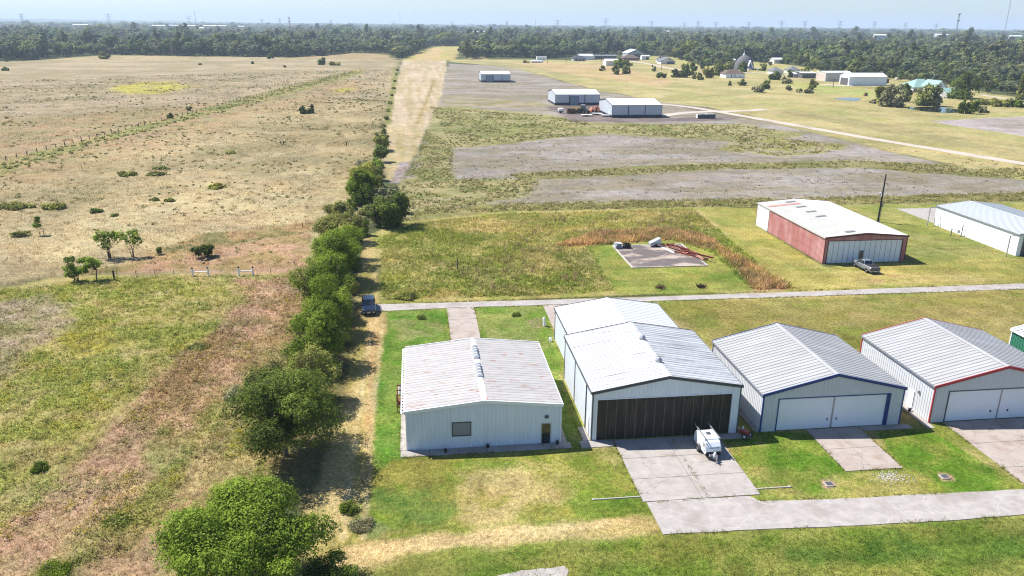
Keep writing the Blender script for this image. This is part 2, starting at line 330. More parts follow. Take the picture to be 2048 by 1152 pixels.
# cleared lot
L([(897, 127), (1020, 133), (1180, 178), (1330, 205), (1450, 220), (1600, 258), (1800, 308), (2048, 363), (2600, 470), (2600, 385), (2048, 403), (1400, 410), (1000, 420), (800, 442), (790, 400), (830, 330), (870, 220)],
  (170, 160, 150), (150, 140, 118), wave=9, bias=.02, namp=2.5, nw=10, soft=1.2, st=(.35, 1.0), thin=(4, .45))
L([(860, 210), (1090, 228), (1200, 247), (1480, 247), (1620, 268), (1500, 285), (1200, 268), (1000, 288), (905, 298), (905, 360), (1090, 355), (1050, 395), (960, 408), (800, 442), (790, 400), (830, 330)], (140, 140, 84), (172, 160, 116), wave=7, bias=-.02, namp=4, nw=8, soft=1.5, st=(.5, 1))
L([(890, 190), (1090, 205), (1090, 215), (880, 214)], (150, 142, 92), (176, 160, 136), wave=9, namp=4, nw=9, soft=2, a=.8)
L([(1000, 350), (1350, 328), (1700, 320), (2048, 335), (2400, 345), (2400, 380), (2048, 360), (1700, 336), (1400, 340), (1100, 360)], (134, 132, 80), (162, 150, 108), wave=5, namp=2.5, nw=6, soft=.8, st=(.5, 1))
L([(830, 425), (960, 410), (1300, 402), (1700, 394), (2048, 385), (2400, 375), (2400, 392), (2048, 404), (1400, 415), (1000, 424), (800, 445)], (134, 134, 78), (162, 150, 100), wave=4, namp=1.2, nw=4, soft=.6)
L([(1430, 300), (1500, 264), (1560, 275), (1700, 290), (1660, 305), (1560, 314)], (158, 154, 90), (172, 158, 130), wave=5, namp=3, nw=5, soft=1)
L([(1095, 213), (1200, 211), (1330, 236), (1470, 231), (1480, 240), (1300, 245), (1140, 243)], (140, 127, 122), (120, 108, 100), wave=8, namp=3, nw=8, soft=1.5)
L([(1300, 198), (1340, 205), (1480, 226), (1440, 228), (1340, 213)], (120, 112, 96), (160, 146, 130), wave=8, namp=3, nw=8, soft=1.5)
L([(1420, 226), (1560, 250), (1800, 310), (1790, 296), (1600, 246), (1480, 222)], (124, 120, 78), (160, 146, 120), wave=6, namp=2, nw=6, soft=1.2, a=.8)
# mown strip
L([(806, 119.5), (892, 119.5), (894, 127), (884, 190), (858, 245), (832, 305), (800, 365), (772, 362), (775, 290), (772, 250), (790, 180)], (204, 184, 154), (184, 166, 126), wave=6, namp=1.0, nw=8, soft=.8, st=(2.2, .12))
L([(772, 252), (850, 252), (832, 305), (800, 365), (770, 362)], (206, 184, 144), (176, 164, 108), wave=4, namp=1, nw=4, soft=.8, st=(2, .3), a=.55)
L([(866, 160), (872, 160), (838, 248), (830, 248)], (150, 134, 92), (180, 160, 110), wave=4, namp=.6, nw=5, soft=.5)
L([(800, 325), (822, 322), (800, 366), (780, 366)], (176, 162, 160), (150, 136, 120), wave=1.5, namp=.6, nw=2, soft=.4, st=(2, .4))
L([(786, 135), (797, 135), (782, 250), (770, 250)], (128, 132, 70), (160, 148, 96), wave=5, namp=1, nw=6, soft=.6)
# airfield meadow on the right
L([(895, 124), (905, 119), (1090, 119), (1145, 121), (1240, 118), (1330, 122), (1480, 140), (1540, 125), (1640, 138), (1700, 150), (1850, 162), (1990, 188), (2048, 196), (3000, 280), (3400, 500), (2600, 470), (2048, 363), (1800, 308), (1600, 258), (1450, 220), (1330, 205), (1180, 178), (1020, 133)],
  (192, 176, 124), (168, 160, 104), wave=20, namp=4, nw=20, soft=3)
L([(1000, 128), (1080, 124), (1230, 132), (1350, 160), (1320, 172), (1180, 155)], (200, 170, 132), (188, 164, 110), wave=20, namp=8, nw=20, soft=5, a=.8)
L([(1020, 140), (1250, 172), (1500, 212), (1760, 243), (1930, 230), (2048, 222), (2200, 222), (2200, 235), (1950, 240), (1860, 250), (1980, 275), (2048, 292), (2600, 420), (2600, 400), (2048, 270)], (164, 166, 96), (180, 170, 114), wave=10, namp=3, nw=12, soft=3, a=.8)
L([(905, 122), (1000, 122), (1060, 132), (1300, 176), (1600, 232), (1900, 290), (2048, 325), (2048, 300), (1850, 262), (1550, 212), (1260, 168)], (156, 148, 102), (182, 168, 118), wave=14, namp=3, nw=14, soft=2.5, a=.7)
L([(1855, 243), (1950, 237), (2060, 232), (2600, 240), (2600, 330), (2048, 272)], (190, 177, 172), (170, 158, 146), wave=12, namp=2, nw=8, soft=1)
L([(1560, 160), (1700, 172), (1760, 185), (1740, 196), (1600, 180)], (160, 172, 96), (184, 176, 104), wave=10, namp=5, nw=10, soft=4, a=.8)
L([(1990, 128), (2048, 130), (2300, 140), (2300, 156), (2048, 150), (1995, 146)], (200, 176, 132), (180, 164, 120), wave=12, namp=6, nw=12, soft=4)
L([(800, 121), (832, 106), (866, 93), (922, 93), (918, 106), (905, 121)], (176, 170, 98), (200, 172, 120), wave=20, namp=4, nw=20, soft=4)
L([(828, 121), (846, 110), (866, 98), (884, 96), (878, 108), (872, 121)], (204, 176, 132), (190, 166, 116), wave=20, namp=5, nw=20, soft=4, a=.8)
L([(930, 119), (950, 112), (985, 111), (975, 120)], (196, 172, 126), (176, 160, 110), wave=20, namp=8, nw=20, soft=4)
L([(560, 117), (700, 106), (770, 108), (795, 121)], (186, 158, 124), (160, 146, 100), wave=14, namp=8, nw=20, soft=4)
L([(1300, 112), (1420, 118), (1480, 122), (1560, 128), (1650, 140), (1600, 152), (1500, 150), (1380, 132), (1290, 122)], (190, 178, 118), (170, 166, 100), wave=14, namp=8, nw=20, soft=4)

BASEC = lin((92, 98, 62))*KA
def ground_color(x, y):
    c = np.tile(BASEC, (len(x), 1)); rgh = np.full(len(x), .6)
    dist = np.hypot(x, y)
    nf = {}
    for i, l in enumerate(LAYERS):
        P = l['poly']; mg = l['namp']*1.2+l['soft']*2+1
        idx = np.nonzero((x > P[:, 0].min()-mg) & (x < P[:, 0].max()+mg) & (y > P[:, 1].min()-mg) & (y < P[:, 1].max()+mg))[0]
        if not len(idx): continue
        X, Y = x[idx], y[idx]
        sd = polysd(X, Y, P)+(fbm(X, Y, l['nw'], 4, 11*i+1)-.5)*2.2*l['namp']
        m = sstep(-l['soft'], l['soft'], sd)*l['a']
        n = fbm(X*l['st'][0], Y*l['st'][1], l['wave'], 5, 7*i+3, .65)
        t = sstep(.36, .64, n+l['bias'])
        cc = l['c1'][None]*(1-t[:, None])+l['c2'][None]*t[:, None]
        c[idx] = c[idx]*(1-m[:, None])+cc*m[:, None]
    # tone variation at several sizes
    v = (fbm(x, y, 1.6, 3, 901)-.5)*.34*np.clip(300/dist, 0, 1)+(fbm(x, y, 9, 3, 907)-.5)*.34+(fbm(x*.5, y, 40, 3, 911)-.5)*.26
    h = (fbm(x, y, 5, 4, 917)-.5)
    mow = (x > -6) & (y < 140); v = v+mow*((fbm(x*.12, y, 1.3, 2, 931)-.5)*.30+(fbm(x+.4*y, y*.12, 1.6, 2, 933)-.5)*.22)
    c = c*(1+v[:, None])
    c = c*(1+h[:, None]*np.array([.16, .0, -.16])[None])
    return np.clip(c*GK, .004, .9)
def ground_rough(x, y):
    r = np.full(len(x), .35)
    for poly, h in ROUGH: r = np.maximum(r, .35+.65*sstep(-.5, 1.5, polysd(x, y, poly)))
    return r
def make_ground():
    a = np.concatenate([np.arange(-180, -44, 4.0), np.arange(-44, 58, 0.17), np.arange(58, 180, 4.0)])
    r1 = np.concatenate([np.array([0.5, 8, 16, 24, 32, 38]), 42*1.0042**np.arange(int(math.log(1400/42)/math.log(1.0042)))])
    r2 = 1420*1.045**np.arange(60)
    r = np.concatenate([r1, r2]); A, R_ = np.meshgrid(np.radians(a), r)
    x = (np.sin(A)*R_).ravel(); y = (np.cos(A)*R_).ravel()
    c = ground_color(x, y)
    na, nr = len(a), len(r)
    i = np.arange(nr-1)[:, None]*na; j = np.arange(na)[None]; j2 = (j+1) % na
    F = np.stack([i+j, i+j2, i+na+j2, i+na+j], -1).reshape(-1, 4)[:, ::-1]
    # gentle unevenness in the rough ground, flat where things are built
    rough = np.zeros(len(x))
    for poly, h in ROUGH:
        sd = polysd(x, y, poly); rough = np.maximum(rough, sstep(0, 2.5, sd)*h)
    z = rough*(fbm(x, y, 2.2, 3, 71)-.35)*1.2+rough*(fbm(x, y, .8, 2, 72)-.5)*.5
    V = np.stack([x, y, z-0.012], 1)
    m, N, K, Pb = new_mat('ground_cover')
    at = N.new('ShaderNodeAttribute'); at.attribute_name = 'col'
    tc = N.new('ShaderNodeTexCoord'); out = at.outputs['Color']; hs = []
    for sc, lo, hi, det in ((9.0, .66, 1.34, 3.0), (2.3, .62, 1.36, 6.0), (0.35, .84, 1.16, 4.0)):
        n = N.new('ShaderNodeTexNoise'); n.inputs['Scale'].default_value = sc; n.inputs['Detail'].default_value = det; n.inputs['Roughness'].default_value = .7
        K.new(tc.outputs['Object'], n.inputs['Vector'])
        mr = N.new('ShaderNodeMapRange'); mr.inputs[1].default_value = .34; mr.inputs[2].default_value = .66; mr.inputs[3].default_value = lo; mr.inputs[4].default_value = hi
        K.new(n.outputs[0], mr.inputs[0])
        mu = N.new('ShaderNodeMix'); mu.data_type = 'RGBA'; mu.blend_type = 'MULTIPLY'; mu.inputs[0].default_value = 1
        K.new(out, mu.inputs[6]); K.new(mr.outputs[0], mu.inputs[7]); out = mu.outputs[2]; hs.append(n)
    # shadow pockets between clumps painted into the colour, mostly in the uncut ground
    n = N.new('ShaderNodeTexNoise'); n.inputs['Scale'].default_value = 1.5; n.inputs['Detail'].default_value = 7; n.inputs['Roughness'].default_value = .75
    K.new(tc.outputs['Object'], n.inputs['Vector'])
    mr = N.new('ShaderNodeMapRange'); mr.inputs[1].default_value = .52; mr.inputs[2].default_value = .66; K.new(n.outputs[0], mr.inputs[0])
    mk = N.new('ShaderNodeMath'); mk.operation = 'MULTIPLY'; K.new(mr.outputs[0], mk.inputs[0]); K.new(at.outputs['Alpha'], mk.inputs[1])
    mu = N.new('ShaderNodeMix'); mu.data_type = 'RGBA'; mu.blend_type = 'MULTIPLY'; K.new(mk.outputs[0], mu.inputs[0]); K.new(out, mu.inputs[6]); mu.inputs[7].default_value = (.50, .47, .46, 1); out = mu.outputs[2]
    K.new(out, Pb.inputs['Base Color']); Pb.inputs['Roughness'].default_value = .95; Pb.inputs['Specular IOR Level'].default_value = .05
    ad = N.new('ShaderNodeMath'); ad.operation = 'ADD'; K.new(hs[0].outputs[0], ad.inputs[0])
    m2 = N.new('ShaderNodeMath'); m2.operation = 'MULTIPLY'; m2.inputs[1].default_value = 2.2; K.new(hs[1].outputs[0], m2.inputs[0]); K.new(m2.outputs[0], ad.inputs[1])
    b = N.new('ShaderNodeBump'); b.inputs['Strength'].default_value = .8; b.inputs['Distance'].default_value = .16
    K.new(ad.outputs[0], b.inputs['Height']); K.new(b.outputs[0], Pb.inputs['Normal'])
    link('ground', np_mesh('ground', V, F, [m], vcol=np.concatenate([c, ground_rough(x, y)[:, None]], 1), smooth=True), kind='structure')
LEFT_ROUGH = GP([(-900, 640), (0, 580), (230, 555), (380, 550), (615, 552), (595, 700), (555, 940), (470, 1180), (440, 1400), (-900, 1400)])
LOT = GP([(765, 600), (760, 480), (800, 450), (1000, 428), (1385, 418), (1460, 480), (1575, 575), (1500, 578), (1425, 505), (1340, 480), (1180, 492), (1225, 582), (1090, 590)])
PASTURE = GP([(-900, 200), (300, 150), (780, 140), (765, 260), (735, 400), (680, 480), (610, 545), (380, 542), (230, 545), (0, 570), (-900, 640)])
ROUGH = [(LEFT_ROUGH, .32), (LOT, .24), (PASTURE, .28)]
make_ground()

# ------------------------------------------------------------------ paved surfaces
def ragged(pts, amp, step, seed):
    rnd = random.Random(seed); out = []
    n = len(pts)
    for i in range(n):
        a = np.array(pts[i], float); b = np.array(pts[(i+1) % n], float); Ld = np.linalg.norm(b-a); k = max(1, int(Ld/step))
        nr = np.array([-(b-a)[1], (b-a)[0]])/max(Ld, 1e-6)
        for q in range(k):
            out.append(a+(b-a)*q/k+nr*rnd.uniform(-amp, amp)*(1 if q else .2))
    return out
def sheet(name, pts, m, z=0.02, amp=0.0, step=1.0, seed=1):
    pts = ragged(pts, amp, step, seed) if amp else pts
    mb = MB(); n = len(pts)
    mb.add([(p[0], p[1], z) for p in pts], [tuple(range(n))])
    mb.add([(p[0], p[1], z) for p in pts]+[(p[0], p[1], -.1) for p in pts], [(i, n+i, n+(i+1) % n, (i+1) % n) for i in range(n)])
    o = mb.build(name, m, kind='structure')
    if o.data.polygons[0].normal.z < 0: o.data.flip_normals()
    return o
M_ROAD = mat('worn_pavement', alb(206, 197, 190), .9, var=.16, scale=1.1, c2=alb(184, 172, 163), c2t=(.48, .68), c2s=.35, c3=alb(220, 211, 203), c3t=(.56, .72), c3s=.9, stretch3=(.4, 2.2, 1), bump=.3, crack=(.13, .006, alb(228, 220, 211)))
M_CONC = mat('old_concrete', alb(206, 197, 189), .9, var=.14, scale=1.1, c2=alb(184, 170, 158), c2t=(.5, .75), c2s=.3, c3=alb(172, 150, 140), c3t=(.62, .8), c3s=.5, bump=.25, crack=(.22, .006, alb(120, 108, 98)))
M_CONC2 = mat('warm_concrete', alb(208, 193, 181), .9, var=.10, scale=.8, c2=alb(186, 162, 146), c2t=(.5, .7), c2s=.4, bump=.25, c3=alb(160, 140, 126), c3t=(.62, .8), c3s=.7, crack=(.3, .008, alb(130, 112, 100)))
M_JOINT = mat('joint_dirt', alb(150, 140, 130), .95)
M_GRAVEL = mat('pale_gravel', alb(232, 216, 200), .95, var=.14, scale=1.2, c2=alb(206, 188, 168), c2t=(.5, .7), c2s=.12, bump=.4)
M_CURB = mat('curb_concrete', alb(228, 220, 206), .9, var=.15, scale=2)
# lane behind the sheds and its spurs
sheet('back_lane', [(-7.2, 111.9), (4, 111.6), (20, 111.3), (35.4, 111.15), (60, 111.2), (99.2, 111.7), (190, 113), (190, 110.4), (97.1, 109.0), (60, 109.0), (34.9, 109.3), (20, 109.15), (8.6, 109.2), (3.6, 109.2), (-6.6, 108.8)], M_ROAD, .03, .10, 1.6, 3)
def slabs(name, x0, x1, y0, y1, nx, ny, m, z=.05, gap=.025, skew=0.0):
    mb = MB()
    for i in range(nx):
        for j in range(ny):
            a, b = x0+(x1-x0)*i/nx, x0+(x1-x0)*(i+1)/nx; c, d = y0+(y1-y0)*j/ny, y0+(y1-y0)*(j+1)/ny
            mb.box(a+gap, b-gap, c+gap, d-gap, -.1, z)
    mb.box(x0+.03, x1-.03, y0+.03, y1-.03, -.1, z-.035, 1)
    return mb.build(name, [m, M_JOINT], kind='structure')
slabs('rear_driveway', 3.85, 7.9, 85.2, 109.1, 1, 5, M_CONC2, .045)
slabs('rear_apron', 18.2, 31.0, 96.4, 108.95, 3, 3, M_CONC2, .045)
slabs('front_apron', 19.0, 29.9, 57.6, 68.5, 2, 3, M_CONC, .055)
sheet('front_lane', [(19.3, 57.5), (20.2, 57.55), (28.7, 57.5), (29.4, 56.6), (36, 56.2), (46, 56.0), (54, 55.8), (80, 56.6), (80, 51.9), (51.4, 52.2), (44, 52.1), (36, 52.3), (27, 52.7), (19.4, 52.9)], M_ROAD, .045, .05, 1.2, 5)
slabs('blue_hangar_driveway', 39.6, 45.4, 60.4, 68.5, 2, 2, M_CONC2, .05)
slabs('red_hangar_driveway', 55.0, 66.6, 54.9, 68.5, 2, 3, M_CONC2, .05)
slabs('shed_walk', -2.4, 14.6, 67.45, 68.62, 6, 1, M_CONC, .05)
slabs('shed_side_walk', -2.45, -1.8, 68.65, 85.0, 1, 5, M_CONC, .05)
slabs('shed_side_walk', 13.62, 14.3, 68.65, 85.0, 1, 5, M_CONC, .05)
slabs('hangar_walk', 15.5, 18.95, 67.3, 68.62, 1, 1, M_CONC, .05)
slabs('hangar_walk', 30.0, 33.3, 67.5, 68.6, 1, 1, M_CONC, .05)
slabs('hangar_walk', 15.9, 16.65, 68.65, 71.6, 1, 1, M_CONC, .05)
slabs('hangar_walk', 34.05, 34.55, 68.65, 82.6, 1, 4, M_CONC, .05)
slabs('hangar_walk', 45.5, 51.0, 67.6, 68.55, 2, 1, M_CONC, .05)
slabs('hangar_walk', 52.6, 53.45, 67.4, 82.6, 1, 4, M_CONC, .05)
sheet('broken_pavement', GP([(960, 1165), (1010, 1148), (1060, 1140), (1128, 1132), (1138, 1142), (1112, 1180), (960, 1200)]), M_ROAD, .02, .12, .5, 9)
slabs('right_hangar_pad', 110.5, 123, 151.3, 166, 2, 2, M_CONC, .05)
M_PAD = mat('stained_pad', alb(128, 116, 112), .9, var=.15, scale=1.0, c2=alb(214, 194, 176), c2t=(.47, .56), c2s=.26, c3=alb(196, 172, 150), c3t=(.6, .75), c3s=.8, stretch=(.6, 1.2, 1), bump=.2)
padb = MB().box(36.9, 50.1, 126.5, 140.3, -.1, .10)
for a in ((36.6, 50.4, 126.2, 126.48), (36.6, 50.4, 140.32, 140.6), (36.6, 36.88, 126.5, 140.3), (50.12, 50.4, 126.5, 140.3)): padb.box(*a, -.1, .13, 1)
padb.build('old_building_pad', [M_PAD, M_CURB], kind='structure')
# gravel road across the cleared lot
def road(name, px, wid, m, z=.03, seed=1, amp=.15):
    c = [G(x, y)[:2] for x, y in px]; dense = []
    for i in range(len(c)-1):
        k = max(2, int(np.linalg.norm(c[i+1]-c[i])/6)); dense += [c[i]+(c[i+1]-c[i])*q/k for q in range(k)]
    dense.append(c[-1]); d = np.array(dense)
    for _ in range(6): d[1:-1] = (d[:-2]+2*d[1:-1]+d[2:])/4
    t = np.gradient(d, axis=0); t /= np.linalg.norm(t, axis=1)[:, None]; n = np.stack([-t[:, 1], t[:, 0]], 1)
    rnd = np.random.RandomState(seed); wl = wid/2+rnd.uniform(-amp, amp, (len(d), 2))
    Lf = d+n*wl[:, :1]; Rt = d-n*wl[:, 1:]
    mb = MB()
    for i in range(len(d)-1):
        mb.quad((*Rt[i], z), (*Rt[i+1], z), (*Lf[i+1], z), (*Lf[i], z))
        mb.quad((*Lf[i], z), (*Lf[i+1], z), (*Lf[i+1], -.1), (*Lf[i], -.1)); mb.quad((*Rt[i], -.1), (*Rt[i+1], -.1), (*Rt[i+1], z), (*Rt[i], z))
    return mb.build(name, m, kind='structure')
road('gravel_road', [(1320, 208), (1380, 213), (1440, 224), (1560, 245), (1700, 270), (1850, 295), (2048, 327), (2300, 370)], 5.2, M_GRAVEL, .04, 3, .4)
road('gravel_drive', [(1322, 232), (1350, 226), (1400, 222), (1450, 224), (1480, 222), (1530, 219)], 6.0, M_GRAVEL, .05, 4, .5)
road('house_road', [(1230, 118), (1262, 122), (1300, 128), (1340, 137), (1380, 143)], 6, M_GRAVEL, .05, 5)
road('house_road', [(1475, 146), (1510, 145), (1545, 147), (1600, 152)], 9, M_GRAVEL, .05, 6)
road('house_road', [(1640, 168), (1680, 172), (1706, 172)], 8, M_GRAVEL, .05, 8)
road('house_road', [(1750, 168), (1790, 168), (1830, 180)], 6, M_GRAVEL, .05, 9)
road('house_road', [(1962, 190), (1990, 194), (2048, 201), (2100, 206)], 4.5, M_GRAVEL, .05, 7)

M_WATER, N_, K_, P_ = new_mat('pond_water')
P_.inputs['Base Color'].default_value = (.012, .016, .014, 1); P_.inputs['Roughness'].default_value = .06; P_.inputs['IOR'].default_value = 1.33
tn = N_.new('ShaderNodeTexNoise'); tn.inputs['Scale'].default_value = 1.5; bn = N_.new('ShaderNodeBump'); bn.inputs['Strength'].default_value = .08; bn.inputs['Distance'].default_value = .05
K_.new(tn.outputs[0], bn.inputs['Height']); K_.new(bn.outputs[0], P_.inputs['Normal'])
def pond(px, seed): sheet('pond', GP(px), M_WATER, .05, .7, 3.0, seed)
pond([(1666, 197), (1690, 195.2), (1718, 196.5), (1722, 199), (1712, 202.5), (1690, 200.5)], 1)
pond([(1812, 215), (1840, 213.5), (1880, 214), (1915, 219), (1925, 224), (1895, 226.3), (1850, 223), (1820, 218.5)], 2)

# ------------------------------------------------------------------ metal buildings
def rib_profile(L, pitch, h):
    us = []; n = max(1, round(L/pitch)); p = L/n
    for i in range(n):
        for f, o in ((0, 0), (.66, 0), (.74, h), (.92, h)): us.append((i*p+f*p, o))
    us.append((L, 0)); return us
def rib_sheet(mb, o, du, nrm, L, lo, hi, pitch=.4, h=.04, cuts=(), m=0):
    "vertical ribbed sheet along du from o; lo(u), hi(u) give bottom and top height"
    o = np.array(o, float); du = np.array(du, float); nrm = np.array(nrm, float)
    prof = rib_profile(L, pitch, h)
    edges = sorted(set([0.0, L]+[c for c in cuts if 0 < c < L]))
    for a, b in zip(edges[:-1], edges[1:]):
        us = [(a, 0)]+[(u, k) for u, k in prof if a+1e-3 < u < b-1e-3]+[(b, 0)]
        mid = (a+b)/2
        ring = []
        for u, k in us:
            uu = min(max(u, a+1e-4), b-1e-4); p = o+du*u+nrm*k
            ring.append(((p[0], p[1], lo(uu)), (p[0], p[1], hi(u))))
        if lo(mid) >= hi(mid): continue
        vs = [q for r in ring for q in r]
        mb.add(vs, [(2*i, 2*i+2, 2*i+3, 2*i+1) for i in range(len(ring)-1)], m)
def metal_building(name, label, cat, loc, w, d, eave, ridge, MS, rz=0.0, opening=None, door=None, roof_pitch=.6, rib=.07, wall_pitch=.4, ovh=.18, ridge_x=None, holes=(), group=None, gutter=False, corner=True, two_tone=False):
    "gabled metal building; local x across the gable, y along the ridge, gable y=0 first"
    root = empty(name, loc, rz, label, cat, group)
    rx = w/2 if ridge_x is None else ridge_x
    def top(u): return eave+(ridge-eave)*(u/rx if u < rx else (w-u)/(w-rx))-.03
    wb = MB()
    def lo_front(u):
        if opening and opening[0] < u < opening[1]: return opening[2]
        for a, b, z0, z1 in holes:
            if a < u < b and z0 <= .01: return z1
        return 0.0
    cuts = [rx]+([opening[0], opening[1]] if opening else [])+[q for h in holes for q in h[:2]]
    win = [h for h in holes if h[2] > .01]
    def seg(lo, hi): rib_sheet(wb, (0, 0, 0), (1, 0, 0), (0, -1, 0), w, lo, hi, wall_pitch, .035, cuts)
    if win:
        h = win[0]
        seg(lambda u: h[3] if h[0] < u < h[1] else lo_front(u), top)
        rib_sheet(wb, (h[0], 0, 0), (1, 0, 0), (0, -1, 0), h[1]-h[0], lambda u: 0., lambda u: h[2], wall_pitch, .035)
    else: seg(lo_front, top)
    rib_sheet(wb, (w, d, 0), (-1, 0, 0), (0, 1, 0), w, lambda u: 0., lambda u: top(w-u), wall_pitch, .035, [w-rx])
    rib_sheet(wb, (0, d, 0), (0, -1, 0), (-1, 0, 0), d, lambda u: 0., lambda u: eave-.04, wall_pitch, .035)
    rib_sheet(wb, (w, 0, 0), (0, 1, 0), (1, 0, 0), d, lambda u: 0., lambda u: eave-.04, wall_pitch, .035)
    wb.build('wall', MS['wall'], root)
    # roof: two ribbed slopes
    for side in (0, 1):
        rb = MB(); run = rx if side == 0 else w-rx; sl = (ridge-eave)/run; nl = math.hypot(1, sl)
        s = -1 if side == 0 else 1
        def P(t, y, k):   # t: 0 at eave edge, 1 at ridge
            x = (-ovh if side == 0 else w+ovh)+t*((rx+ovh) if side == 0 else (rx-w-ovh))
            z = eave-sl*ovh+t*sl*(run+ovh)+.05
            return (x+s*sl/nl*k, y, z+k/nl)
        prof = [(y-.12, k) for y, k in rib_profile(d+.24, roof_pitch, rib)]
        vs = []; fs = []
        rows = (0, .25, .5, .75, 1.0)
        for y, k in prof: vs += [P(t, y, k) for t in rows]
        nr = len(rows)
        for i in range(len(prof)-1):
            for j in range(nr-1):
                f = (i*nr+j, i*nr+j+1, (i+1)*nr+j+1, (i+1)*nr+j); fs.append(f if side else f[::-1])
        rb.add(vs, fs)
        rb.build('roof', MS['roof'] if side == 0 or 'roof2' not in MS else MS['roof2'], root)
    cap = MB(); sl = (ridge-eave)/rx
    cw = .32
    cap.loft([[(rx-cw, y, ridge+.05-sl*cw+rib), (rx, y, ridge+.06+rib), (rx+cw, y, ridge+.05-sl*cw+rib), (rx, y, ridge+.03+rib)] for y in (-.14, d+.14)])
    cap.build('ridge_cap', MS.get('cap', MS['roof']), root)
    for yy, s in ((-.16, -1), (d+.16, 1)):
        tr = MB()
        for x0, z0, x1, z1 in ((-ovh, eave-sl*ovh, rx, ridge), (rx, ridge, w+ovh, eave-(ridge-eave)/(w-rx)*ovh)):
            a = (x0, z0+.13); b = (x1, z1+.13); hgt = .30
            tr.loft([[(p[0], yy-.04, p[1]-hgt), (p[0], yy+.04, p[1]-hgt), (p[0], yy+.04, p[1]+.02), (p[0], yy-.04, p[1]+.02)] for p in (a, b)])
        tr.build('rake_trim', MS['trim'], root)
    for x in (-ovh, w+ovh): MB().box(x-.05, x+.05, -.1, d+.1, eave-sl*ovh-.14, eave-sl*ovh+.06).build('eave_trim', MS.get('eave', MS['trim']), root)
    if corner:
        for cx, cyy in ((0, 0), (w, 0), (0, d), (w, d)):
            MB().box(cx-.07, cx+.07, cyy-.07, cyy+.07, 0, eave-.2).build('corner_trim', MS.get('corner', MS['trim']), root)
    if opening and door:
        a, b, h = opening; leaves, m_, dm = door[0], door[1], door[2]
        lw = (b-a)/leaves
        for i in range(leaves):
            lf = MB(); x0 = a+i*lw+.012; x1 = a+(i+1)*lw-.012
            lf.box(x0, x1, .10, .16, .03, h-.02)
            if m_ > 1:
                for q in range(1, m_): lf.box(x0+.03, x1-.03, .085, .1, h*q/m_-.012, h*q/m_+.012)
            lf.build('door_panel', dm, root)
        fr = MB(); fr.box(a-.12, a, -.06, .18, 0, h+.1); fr.box(b, b+.12, -.06, .18, 0, h+.1); fr.box(a, b, -.06, .18, h, h+.1)
        fr.build('door_frame', MS.get('frame', MS['trim']), root)
    MB().box(.05, w-.05, .3, d-.1, -.1, .02).build('floor', M_CONC, root)
    return root
def man_door(root, a, b, h, m, fm, y=0.0, open_dark=False):
    f = MB().box(a-.07, a, y-.08, y+.05, 0, h+.07).box(b, b+.07, y-.08, y+.05, 0, h+.07).box(a, b, y-.08, y+.05, h, h+.07).build('door_frame', fm, root)
    dmb = MB().box(a+.01, b-.01, y-.03, y+.02, .03, h-.01)
    d_ = dmb.build('door', m, root)
    MB().box(b-.14, b-.07, y-.08, y-.031, .98, 1.04).build('door_handle', M_STEEL, d_)
M_STEEL = mat('grey_steel', (.35, .36, .38), .45, .6)
M_DKTRIM = mat('dark_grey_trim', (.07, .075, .08), .5)
M_WHITE = mat('white_paint', (.78, .80, .80), .42, var=.04, scale=1.2, c2=(.55, .53, .48), c2t=(.66, .85), c2s=.8)
M_WHITEW = mat('white_siding', (.74, .77, .79), .45, var=.05, scale=1.0, c2=(.50, .46, .40), c2t=(.66, .9), c2s=.6, stretch=(1, 1, .25))
M_ROOF_RUST = mat('rusty_white_roof', (.37, .352, .335), .6, var=.12, scale=.9, c2=(.30, .16, .11), c2t=(.60, .66), c2s=1.4, stretch=(.5, 1.6, 1), c3=(.29, .27, .25), c3t=(.50, .8), c3s=1.2, stretch3=(.18, 3.5, 1))
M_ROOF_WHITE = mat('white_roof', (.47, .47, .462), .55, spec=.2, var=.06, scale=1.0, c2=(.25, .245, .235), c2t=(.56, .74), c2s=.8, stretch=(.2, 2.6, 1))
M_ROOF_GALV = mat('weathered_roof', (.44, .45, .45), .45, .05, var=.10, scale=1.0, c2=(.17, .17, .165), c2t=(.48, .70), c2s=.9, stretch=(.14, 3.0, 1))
M_ROOF_GREY = mat('galvalume_roof', (.325, .322, .315), .5, .0, var=.08, spec=.2, scale=.8, c2=(.40, .41, .42), c2t=(.5, .8), c2s=.5, stretch=(.3, 2, 1))
M_WALL_LT = mat('light_grey_siding', (.56, .57, .58), .42, var=.04, scale=1.0)
M_BLACKDOOR = mat('black_door', (.022, .019, .013), .6, var=.4, scale=1.5, c2=(.075, .052, .03), c2t=(.5, .72), c2s=1.2, stretch=(3, 1, .35))
M_BLUETRIM = mat('blue_trim', (.016, .045, .19), .4, var=.05)
M_REDTRIM = mat('red_trim', (.38, .03, .045), .4, var=.05)
M_DOORWHITE = mat('white_door', (.78, .80, .82), .4, var=.03, scale=1.0)
M_GLASSDK = mat('dark_glass', (.02, .025, .03), .08, spec=.8, var=0)
M_BLIND = mat('window_screen', (.22, .24, .25), .4, var=.1, scale=6, stretch=(.2, 1, 6))
M_BLACK = mat('black_rubber', (.015, .015, .015), .8)

